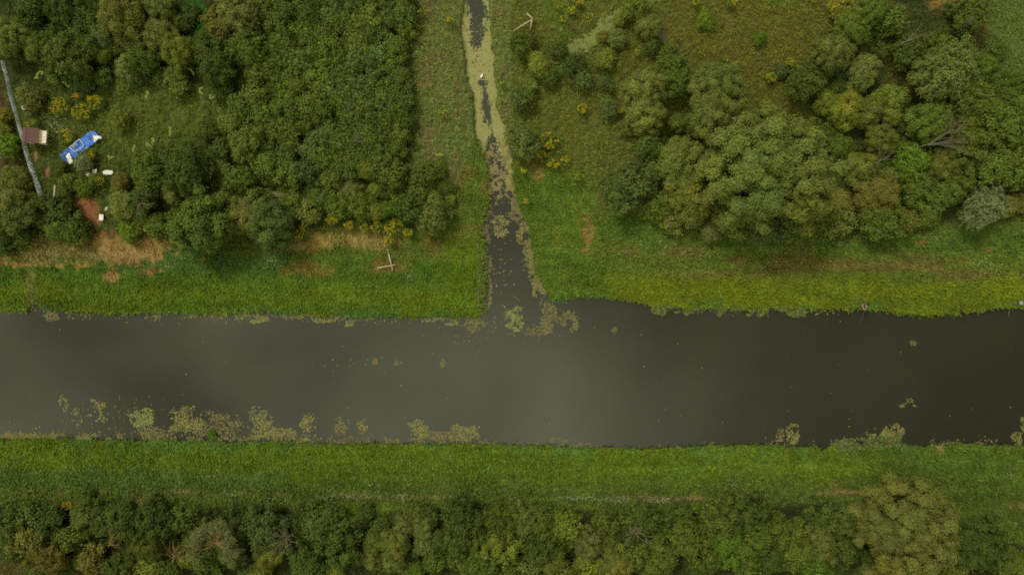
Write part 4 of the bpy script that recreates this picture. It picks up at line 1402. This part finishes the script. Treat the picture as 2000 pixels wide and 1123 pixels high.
def crumple(name, corners, amp, z, mat, seed, label, cat, nu=34, nv=14, ragged=0.0):
    """a wrinkled sheet with a little thickness"""
    c = [np.array(W(*p, z)) for p in corners]
    ctr = sum(c) / 4
    u, v = np.meshgrid(np.linspace(0, 1, nu), np.linspace(0, 1, nv))
    P = (c[0][:, None, None] * (1 - u) * (1 - v) + c[1][:, None, None] * u * (1 - v) + c[2][:, None, None] * u * v + c[3][:, None, None] * (1 - u) * v)
    X, Y = P[0] - ctr[0], P[1] - ctr[1]
    n1, n2 = fbm(X * 10 + 50, Y * 10 + 50, 5, 3, seed), fbm(X * 10, Y * 10, 9, 2, seed + 9)
    edge = np.minimum(np.minimum(u, 1 - u) * nu / 3, np.minimum(v, 1 - v) * nv / 3).clip(0, 1)
    X = X + (n2 - 0.5) * ragged * (1.2 - edge); Y = Y + (n1 - 0.5) * ragged * (1.2 - edge)
    Z = (n1 - 0.4) * amp + n2 * amp * 0.7 - (1 - edge) * amp * 0.2
    Vt = np.stack([X, Y, Z], -1).reshape(-1, 3)
    i = np.arange(nu * nv).reshape(nv, nu)
    F = np.stack([i[:-1, :-1], i[:-1, 1:], i[1:, 1:], i[1:, :-1]], -1).reshape(-1, 4)
    fx = (fbm(X * 10 + 90, Y * 10 + 20, 3.5, 3, seed + 4) - 0.3 * edge)[:-1, :-1].ravel(); F = F[fx < 0.70]      # frayed edge
    o = link(name, mesh_np(name, Vt, F[:, ::-1], None, [mat]), loc=(*ctr, z))
    sm = o.modifiers.new("thickness", 'SOLIDIFY'); sm.thickness = 0.015
    return tag(o, label, cat)

def build_litter():
    crumple("tarpaulin", [(114, 303), (180, 255), (200, 270), (131, 323)], 0.11, 0.72, M_BLUE, 201, "crumpled blue tarpaulin spread slantwise in the weeds beside the shed garden", "tarpaulin", 60, 22, ragged=0.3)
    lab = [("white plastic sheet heaped on the upper right end of the blue tarpaulin", [(180, 265), (192, 263), (195, 272), (184, 278)], 0.16, 0.9),
           ("white plastic sheet heaped on the lower left end of the blue tarpaulin", [(127, 304), (138, 299), (141, 314), (134, 320)], 0.16, 0.88),
           ("long white plastic sheet sticking out below the silvery willow bush", [(158, 331), (166, 329), (180, 343), (176, 348)], 0.25, 0.95),
           ("small white plastic scrap at the tip of the silvery willow bush", [(182, 331), (190, 329), (191, 335), (184, 337)], 0.15, 0.95),
           ("white plastic sheet lying apart right of the silvery willow bush", [(202, 333), (220, 331), (219, 338), (204, 340)], 0.2, 0.95),
           ("white plastic scrap beside the crate on the dug bed", [(203, 408), (211, 406), (210, 412), (205, 413)], 0.15, 0.75)]
    for i, (l, c, a, z) in enumerate(lab):
        o = crumple("plastic_sheet", c, a, z, M_WHITE, 210 + 7 * i, l, "plastic sheet", 24, 18, 0.75); o["group"] = "white plastic sheets round the tarpaulin"
    # pale pipe frame on the tarpaulin
    z = 1.02
    q = [np.array((*W(*p, z), z)) for p in ((136, 288), (155, 272), (164, 284), (146, 297))]
    ctr = sum(q) / 4
    root = thing("pipe_frame", "white pipe frame with a ladder like middle lying on the blue tarpaulin", "frame", tuple(ctr))
    q = [p - ctr for p in q]
    for a, b in ((0, 1), (1, 2), (2, 3), (3, 0)):
        mb = MB(); mb.tube([q[a], q[b]], 0.035, 6); mb.obj("pipe", M_WHITE, root)
    m = lambda a, b, t: q[a] * (1 - t) + q[b] * t
    for t0, t1 in ((0.30, 0.62),):
        l1 = [m(0, 1, 0.25), m(3, 2, 0.25)]; l2 = [m(0, 1, 0.6), m(3, 2, 0.6)]
        for l in (l1, l2):
            mb = MB(); mb.tube([l[0] + (0, 0, 0.07), l[0] * 0.45 + l[1] * 0.55 + (0, 0, 0.07)], 0.03, 6); mb.obj("pipe", M_WHITE, root)
        mb = MB(); mb.tube([l1[0] * 0.6 + l1[1] * 0.4 + (0, 0, 0.14), l2[0] * 0.6 + l2[1] * 0.4 + (0, 0, 0.14)], 0.03, 6); mb.obj("rung", M_WHITE, root)
        mb = MB(); mb.tube([l1[0] * 0.85 + l1[1] * 0.15 + (0, 0, 0.14), l2[0] * 0.85 + l2[1] * 0.15 + (0, 0, 0.14)], 0.03, 6); mb.obj("rung", M_WHITE, root)
    # basin
    x, y = W(48, 211, 0.9)
    root = thing("plastic_basin", "white round basin among bushes between the fence and shed garden", "basin", (x, y, LAND + 0.35))
    mb = MB(); n = 20; V = []; F = []
    prof = [(0.0, 0.02), (0.2, 0.0), (0.27, 0.22), (0.31, 0.23), (0.30, 0.25), (0.25, 0.24), (0.18, 0.04), (0.0, 0.05)]
    for r, zz in prof:
        for k in range(n): V.append((r * math.cos(6.2832 * k / n), r * math.sin(6.2832 * k / n), zz))
    for j in range(len(prof) - 1):
        for k in range(n): F.append((j * n + k, j * n + (k + 1) % n, (j + 1) * n + (k + 1) % n, (j + 1) * n + k))
    mb.add(V, F); mb.obj("bowl", M_WHITE, root, True)
    mb = MB()
    mb.tube([(0.3, -0.05, 0.24), (0.37, -0.04, 0.25), (0.37, 0.04, 0.25), (0.3, 0.05, 0.24)], 0.015, 6); mb.obj("handle", M_WHITE, root)
    # crate by the dug bed
    x, y = W(198, 425, 0.9)
    root = thing("wooden_crate", "small pale crate standing at the edge of the dug bed", "crate", (x, y, LAND), (0, 0, -0.08))
    mb = MB(); mb.box((0, 0, 0.25), (0.42, 0.62, 0.5)); mb.obj("body", M_DARKGREY, root)
    mb = MB(); mb.box((0.03, 0, 0.53), (0.5, 0.72, 0.05)); mb.obj("lid", M_WHITE, root)
    for s in (-1, 1):
        mb = MB(); mb.box((0.03, s * 0.3, 0.57), (0.5, 0.06, 0.03)); mb.obj("batten", M_PLANK, root)
    # log
    a, b = np.array((*W(108, 362, 0.75), 0.78)), np.array((*W(105, 405, 0.75), 0.74))
    c = (a + b) / 2
    mb = MB(); mb.tube([a - c, (a - c) * 0.3 + (0.03, 0, 0.02), (b - c) * 0.4 + (0.02, 0, 0), b - c], [0.12, 0.15, 0.15, 0.13], 8)
    tag(mb.obj("log", M_TIMBER, None, True, loc=tuple(c)), "long pale log lying upright in the photo between fence and garden bushes", "log")
build_litter()

def timber_set(name, label, beams, cat="timbers", extra=None):
    ends = [(np.array((*W(*a, za), za)), np.array((*W(*b, zb), zb))) for a, za, b, zb, r in beams]
    ctr = sum((p + q) / 2 for p, q in ends) / len(ends); ctr[2] = LAND
    root = thing(name, label, cat, tuple(ctr))
    for (p, q), (_, _, _, _, r) in zip(ends, beams):
        mb = MB(); mb.tube([p - ctr, (p + q) / 2 - ctr + (0, 0, 0.01), q - ctr], [r * 1.05, r, r * 0.9], 8); mb.obj("beam", M_TIMBER, root, True)
    return root
timber_set("timber_frame", "pale timbers joined like an arrow in the weeds right of the ditch", [((1002, 62), 0.7, (1040, 38), 1.2, 0.085), ((1029, 27), 1.0, (1040, 37), 1.38, 0.075), ((1040, 35), 1.36, (1035, 60), 0.9, 0.075)])
timber_set("timber_frame", "two pale timbers crossed like an L on the north bank meadow", [((757, 487), 0.7, (767, 528), 0.9, 0.085), ((737, 524), 0.72, (772, 517), 1.05, 0.075)])

def pole_T():
    x, y = W(355, 522, LAND)
    root = thing("wooden_pole", "thin pale pole with a short crossbar near the orange dry ground", "pole", (x, y, LAND))
    mb = MB(); mb.tube([(0, 0, -0.2), (0, 0, 2), (0.02, -0.01, 3.8)], [0.07, 0.06, 0.05], 8); mb.obj("post", M_TIMBER, root, True)
    mb = MB(); mb.box((-0.06, 0, 3.62), (0.07, 0.8, 0.08), 0.05); mb.obj("crossbar", M_POST, root)
pole_T()

def small_bits():
    x, y = W(1993, 592, 0.6)
    import bmesh
    bm = bmesh.new(); bmesh.ops.create_icosphere(bm, subdivisions=3, radius=0.26)
    for v in bm.verts:
        n = float(fbm(np.array([v.co.x * 10 + 3]), np.array([v.co.y * 10 + v.co.z * 7]), 3, 2, 5)[0])
        v.co *= 0.8 + 0.4 * n; v.co.z *= 0.7
    me = bpy.data.meshes.new("stone"); bm.to_mesh(me); bm.free(); me.materials.append(M_GREY)
    tag(link("stone", me, loc=(x, y, 0.72)), "grey stone in the grass at the right end of the north bank", "stone")
    a, b = np.array((*W(1971, 607, 0.5), 0.5)), np.array((*W(1970, 620, 0.35), 0.35)); c = (a + b) / 2
    mb = MB(); mb.tube([a - c, b - c], [0.03, 0.02], 6)
    tag(mb.obj("stick", M_DEAD, None, True, loc=tuple(c)), "thin pale stick poking from the north bank over dark water", "stick")
small_bits()

# ------------------------------------------------------------------ the angler and the bird
def skin_obj(name, pts, edges, radii, mat, parent, root=0, sub=2):
    me = bpy.data.meshes.new(name); me.from_pydata(pts, edges, []); me.materials.append(mat)
    o = link(name, me, parent)
    m = o.modifiers.new("skin", 'SKIN'); m.use_smooth_shade = True
    for i, r in enumerate(radii):
        v = me.skin_vertices[0].data[i]
        v.radius = (r, r) if np.isscalar(r) else r
        v.use_root = (i == root)
    s = o.modifiers.new("sub", 'SUBSURF'); s.levels = sub; s.render_levels = sub
    return o

def build_angler():
    x, y = W(1687, 597, LAND + 0.9)
    sk = plain("skin", (196, 150, 122), 0.6, 0.3, 0.08, 8); hair = plain("dark_hair", (44, 36, 30), 0.8, 0.2, 0.2, 20)
    shirt = plain("dark_shirt", (62, 52, 58), 0.85, 0.1, 0.15, 10); trous = plain("grey_trousers", (112, 108, 106), 0.85, 0.1, 0.15, 10)
    root = thing("person", "person in a dark top standing on the north bank holding a fishing rod", "person", (x, y, LAND - 0.02))
    # faces -y, towards the water
    pts = [(0, 0.02, 0.95), (0, 0.03, 1.15), (0, 0.02, 1.38), (0, 0.0, 1.50), (0, -0.03, 1.58), (0, -0.035, 1.68), (0, -0.01, 1.75)]
    ed = [(0, 1), (1, 2), (2, 3), (3, 4), (4, 5), (5, 6)]
    rad = [(0.16, 0.12), (0.15, 0.11), (0.18, 0.12), 0.065, 0.06, (0.078, 0.098), (0.07, 0.085)]
    def chain(start, ps, rs):
        prev = start
        for p, r in zip(ps, rs):
            pts.append(p); rad.append(r); ed.append((prev, len(pts) - 1)); prev = len(pts) - 1
        return prev
    for s in (-1, 1):
        chain(0, [(s * 0.10, 0.02, 0.88), (s * 0.12, -0.02, 0.50), (s * 0.13, 0.03, 0.10), (s * 0.14, -0.05, 0.045), (s * 0.15, -0.16, 0.03)], [0.095, 0.062, 0.042, 0.042, 0.032])
        w = chain(2, [(s * 0.19, 0.02, 1.42), (s * 0.27, -0.08, 1.18), (s * 0.13 + 0.02, -0.34, 1.10), (s * 0.07 + 0.02, -0.42, 1.10)], [0.06, 0.045, 0.034, 0.036])
        for f in range(4):
            zf = 1.135 - 0.022 * f
            chain(w, [(s * 0.045 + 0.02, -0.465, zf), (s * 0.005 + 0.02, -0.475, zf - 0.004), (s * 0.00 + 0.02, -0.45, zf - 0.01)], [0.010, 0.009, 0.008])
        chain(w, [(s * 0.05 + 0.02, -0.43, 1.15), (s * 0.01 + 0.02, -0.445, 1.155)], [0.011, 0.009])
    nose = chain(5, [(0, -0.14, 1.665)], [0.014])
    for s in (-1, 1): chain(5, [(s * 0.085, -0.02, 1.675)], [0.018])
    body = skin_obj("body", pts, ed, rad, sk, root)
    sp = [(0, 0.02, 0.94), (0, 0.03, 1.15), (0, 0.02, 1.38), (0, 0.0, 1.49)]; se = [(0, 1), (1, 2), (2, 3)]; sr = [(0.18, 0.14), (0.17, 0.13), (0.2, 0.14), 0.08]
    for s in (-1, 1):
        i = len(sp); sp += [(s * 0.19, 0.02, 1.42), (s * 0.245, -0.05, 1.26)]; se += [(2, i), (i, i + 1)]; sr += [0.075, 0.062]
    skin_obj("shirt", sp, se, sr, shirt, root)
    tp = [(0, 0.02, 0.95)]; te = []; tr = [(0.175, 0.135)]
    for s in (-1, 1):
        i = len(tp); tp += [(s * 0.10, 0.02, 0.87), (s * 0.12, -0.02, 0.50), (s * 0.13, 0.03, 0.11)]; te += [(0, i), (i, i + 1), (i + 1, i + 2)]; tr += [0.11, 0.078, 0.06]
    skin_obj("trousers", tp, te, tr, trous, root)
    skin_obj("hair", [(0, 0.02, 1.69), (0, 0.0, 1.745), (0, -0.03, 1.78)], [(0, 1), (1, 2)], [(0.088, 0.10), (0.09, 0.105), (0.06, 0.08)], hair, root)
    # rod
    rod = plain("rod", (96, 92, 84), 0.4, 0.4, 0.1, 10)
    rt = thing("fishing_rod", "thin fishing rod reaching over the dark water from the angler", "fishing rod", (x + 0.02, y - 0.44, LAND + 1.08))
    end = np.array((*W(1678, 632, 1.2), 1.2)) - np.array((x + 0.02, y - 0.44, LAND + 1.08))
    mb = MB(); mb.tube([-end * 0.10, (0, 0, 0), end * 0.5 + (0, 0, 0.12), end], [0.016, 0.016, 0.012, 0.006], 6); mb.obj("blank", rod, rt)
    mb = MB(); mb.tube([-end * 0.12 , -end * 0.02], 0.022, 8); mb.obj("grip", M_DARKGREY, rt)
    mb = MB(); mb.tube([(-0.03, 0.02, -0.06), (0.05, 0.02, -0.06)], 0.035, 10); mb.obj("reel", M_GREY, rt)
build_angler()

def build_bird():
    x, y = W(941, 149, 0.1)
    white = plain("white_feathers", (232, 230, 222), 0.8, 0.2, 0.05, 10); bill = plain("bill", (150, 116, 52), 0.5, 0.3, 0.1, 10)
    root = thing("white_bird", "white water bird swimming on the duckweed of the ditch", "bird", (x, y, 0.06), (0, 0, math.radians(-28)), (1.15, 1.15, 1.15))
    pts = [(0, 0, 0.04), (0, 0.13, 0.045), (0, -0.13, 0.07), (0, -0.24, 0.10), (0, 0.19, 0.10), (0, 0.21, 0.20), (0, 0.25, 0.25), (0, 0.29, 0.25)]
    ed = [(0, 1), (0, 2), (2, 3), (1, 4), (4, 5), (5, 6), (6, 7)]
    skin_obj("body", pts, ed, [(0.105, 0.08), (0.085, 0.07), (0.07, 0.05), (0.035, 0.012), 0.035, 0.026, 0.036, 0.026], white, root)
    for s in (-1, 1):
        skin_obj("wing", [(s * 0.075, 0.1, 0.1), (s * 0.085, -0.05, 0.115), (s * 0.04, -0.22, 0.125)], [(0, 1), (1, 2)], [(0.03, 0.05), (0.035, 0.05), (0.012, 0.02)], white, root)
    skin_obj("beak", [(0, 0.31, 0.248), (0, 0.37, 0.24)], [(0, 1)], [0.015, 0.006], bill, root)
build_bird()

# ------------------------------------------------------------------ labels that single each tree out
MARKS = [("the brown roofed shed", 68, 265), ("the blue tarpaulin", 157, 288), ("the dug bed", 172, 410), ("the lush green hollow", 388, 35), ("the weedy clearing", 320, 225),
         ("the dry grass strip", 690, 462), ("the orange dry ground", 250, 490), ("the timber arrow", 1025, 45), ("the bare forked tree", 1297, 80),
         ("the largest golden clump", 1072, 275), ("the tan scar in the grass", 1146, 462), ("the black gap between willows", 1320, 210), ("the fallen pale tree", 1842, 275), ("the small bare tree", 1724, 308), ("the far meadow corner", 1965, 60),
         ("the half bare tree", 430, 1030), ("the grey bare star", 560, 1048), ("the crooked bare tree", 1238, 1035), ("the orange track end", 1658, 958), ("the reddish bare branch", 340, 1082), ("the tan bare twigs", 220, 1058),
         ("the widest yellow clump", 768, 444), ("the golden flower string", 1506, 152), ("the white track flowers", 1240, 972)]
def label_trees():
    ordn = ["closest", "second", "third", "fourth", "fifth", "sixth", "seventh", "eighth", "ninth", "tenth", "eleventh", "twelfth", "thirteenth", "fourteenth"]
    groups = {}
    kindw = {'willow': 'rounded', 'alder': 'leafy', 'spiky': 'feathery'}
    for t in TREES:
        if t['fixed']: continue
        m = min(MARKS, key=lambda k: (k[1] - t['px']) ** 2 + (k[2] - t['py']) ** 2)
        dx, dy = t['px'] - m[1], t['py'] - m[2]
        side = ("right of" if dx > 0 else "left of") if abs(dx) > abs(dy) else ("below" if dy > 0 else "above")
        size = "small" if t['r'] < 18 else "broad" if t['r'] >= 40 else "medium sized" if t['r'] >= 26 else "low"
        desc = "%s %s %s %s" % (size, COLS[t['col']][1], kindw[t['style']], "bush" if t['low'] else "tree")
        groups.setdefault((desc, side, m[0]), []).append((math.hypot(dx, dy), t))
    for (desc, side, mk), lst in groups.items():
        lst.sort(key=lambda p: p[0])
        for i, (_, t) in enumerate(lst):
            lab = "%s %s %s" % (desc, side, mk) if len(lst) == 1 else "%s %s %s, %s" % (desc, side, mk, ordn[i] if i == 0 else ordn[i] + " closest")
            t['o']["label"] = lab
            t['o']["group"] = "bushes on the river flats" if t['low'] else "trees on the river flats"
label_trees()

# ------------------------------------------------------------------ sky, sun, camera
def build_world():
    w = bpy.data.worlds.new("World"); SC.world = w; w.use_nodes = True
    nt = w.node_tree; bg = nt.nodes["Background"]
    el, az = math.radians(52), math.radians(322)
    sky = nt.nodes.new("ShaderNodeTexSky"); sky.sky_type = 'NISHITA'; sky.sun_disc = False
    sky.sun_elevation = el; sky.sun_rotation = az
    tc = nt.nodes.new("ShaderNodeTexCoord"); sp = nt.nodes.new("ShaderNodeSeparateXYZ")
    nt.links.new(tc.outputs["Generated"], sp.inputs[0])
    def math_(op, a, b=None, clamp=False):
        n = nt.nodes.new("ShaderNodeMath"); n.operation = op; n.use_clamp = clamp
        for i, v in enumerate((a, b)):
            if v is None: continue
            if isinstance(v, (int, float)): n.inputs[i].default_value = v
            else: nt.links.new(v, n.inputs[i])
        return n.outputs[0]
    z = math_('MAXIMUM', sp.outputs["Z"], 0.12)
    u, v = math_('DIVIDE', sp.outputs["X"], z), math_('DIVIDE', sp.outputs["Y"], z)   # flat cloud layer overhead
    cb = nt.nodes.new("ShaderNodeCombineXYZ"); nt.links.new(u, cb.inputs[0]); nt.links.new(v, cb.inputs[1])
    n = nt.nodes.new("ShaderNodeTexNoise"); n.inputs["Scale"].default_value = 2.6; n.inputs["Detail"].default_value = 3; n.inputs["Roughness"].default_value = 0.45
    n.inputs["Distortion"].default_value = 0.4
    nt.links.new(cb.outputs[0], n.inputs["Vector"])
    # bank of brighter cloud to the south west, heavier grey to the east
    mr = nt.nodes.new("ShaderNodeMapRange"); mr.interpolation_type = 'SMOOTHSTEP'
    mr.inputs["From Min"].default_value = -0.15; mr.inputs["From Max"].default_value = 0.62; mr.inputs["To Min"].default_value = 1.22; mr.inputs["To Max"].default_value = 0.14
    nt.links.new(u, mr.inputs["Value"])
    m3 = nt.nodes.new("ShaderNodeMapRange"); m3.interpolation_type = 'SMOOTHSTEP'
    m3.inputs["From Min"].default_value = 0.85; m3.inputs["From Max"].default_value = 2.0; m3.inputs["To Min"].default_value = 0.0; m3.inputs["To Max"].default_value = 0.85
    nt.links.new(u, m3.inputs["Value"])
    m2 = nt.nodes.new("ShaderNodeMapRange"); m2.interpolation_type = 'SMOOTHSTEP'
    m2.inputs["From Min"].default_value = -0.35; m2.inputs["From Max"].default_value = 0.15; m2.inputs["To Min"].default_value = 1.25; m2.inputs["To Max"].default_value = 0.85
    nt.links.new(v, m2.inputs["Value"])
    nz = math_('MAXIMUM', math_('ADD', math_('MULTIPLY', n.outputs["Fac"], 3.4), -0.7), 0.25)
    cl = math_('MULTIPLY', math_('MULTIPLY', math_('ADD', mr.outputs[0], m3.outputs[0]), m2.outputs[0]), nz)
    cl = math_('MULTIPLY', cl, CLOUD)
    cc = nt.nodes.new("ShaderNodeCombineColor")
    nt.links.new(math_('MULTIPLY', cl, 1.0), cc.inputs[0]); nt.links.new(math_('MULTIPLY', cl, 0.98), cc.inputs[1]); nt.links.new(math_('MULTIPLY', cl, 0.70), cc.inputs[2])
    mx = nt.nodes.new("ShaderNodeMix"); mx.data_type = 'RGBA'; mx.inputs["Factor"].default_value = 0.9
    nt.links.new(sky.outputs[0], mx.inputs["A"]); nt.links.new(cc.outputs[0], mx.inputs["B"])
    nt.links.new(mx.outputs["Result"], bg.inputs["Color"]); bg.inputs["Strength"].default_value = 0.1
    sun = bpy.data.lights.new("sun", 'SUN'); sun.energy = SUN; sun.angle = math.radians(11); sun.color = (1.0, 0.95, 0.86)
    so = bpy.data.objects.new("sun", sun); COL.objects.link(so)
    d = Vector((math.sin(az) * math.cos(el), math.cos(az) * math.cos(el), math.sin(el)))
    so.rotation_euler = d.to_track_quat('Z', 'Y').to_euler(); so.location = d * 100
CLOUD, SUN = 13.0, 3.2
build_world()

cam = bpy.data.cameras.new("camera"); cam.sensor_width = 36; cam.lens = 36 * H / (2000 * S); cam.clip_end = 3000; cam.clip_start = 1
co = bpy.data.objects.new("camera", cam); COL.objects.link(co); co.location = (0, 0, H); SC.camera = co
vs = SC.view_settings
SC.display_settings.display_device = 'sRGB'
vs.view_transform = 'Standard'; vs.look = 'None'; vs.exposure = 0.0; vs.gamma = 1.0; vs.use_curve_mapping = False
SC.cycles.max_bounces = 6; SC.cycles.diffuse_bounces = 2; SC.cycles.glossy_bounces = 2; SC.cycles.transmission_bounces = 2
SC.cycles.use_denoising = False; SC.cycles.denoiser = 'OPENIMAGEDENOISE'; SC.cycles.denoising_input_passes = 'RGB_ALBEDO_NORMAL'
SC.cycles.filter_width = 1.75
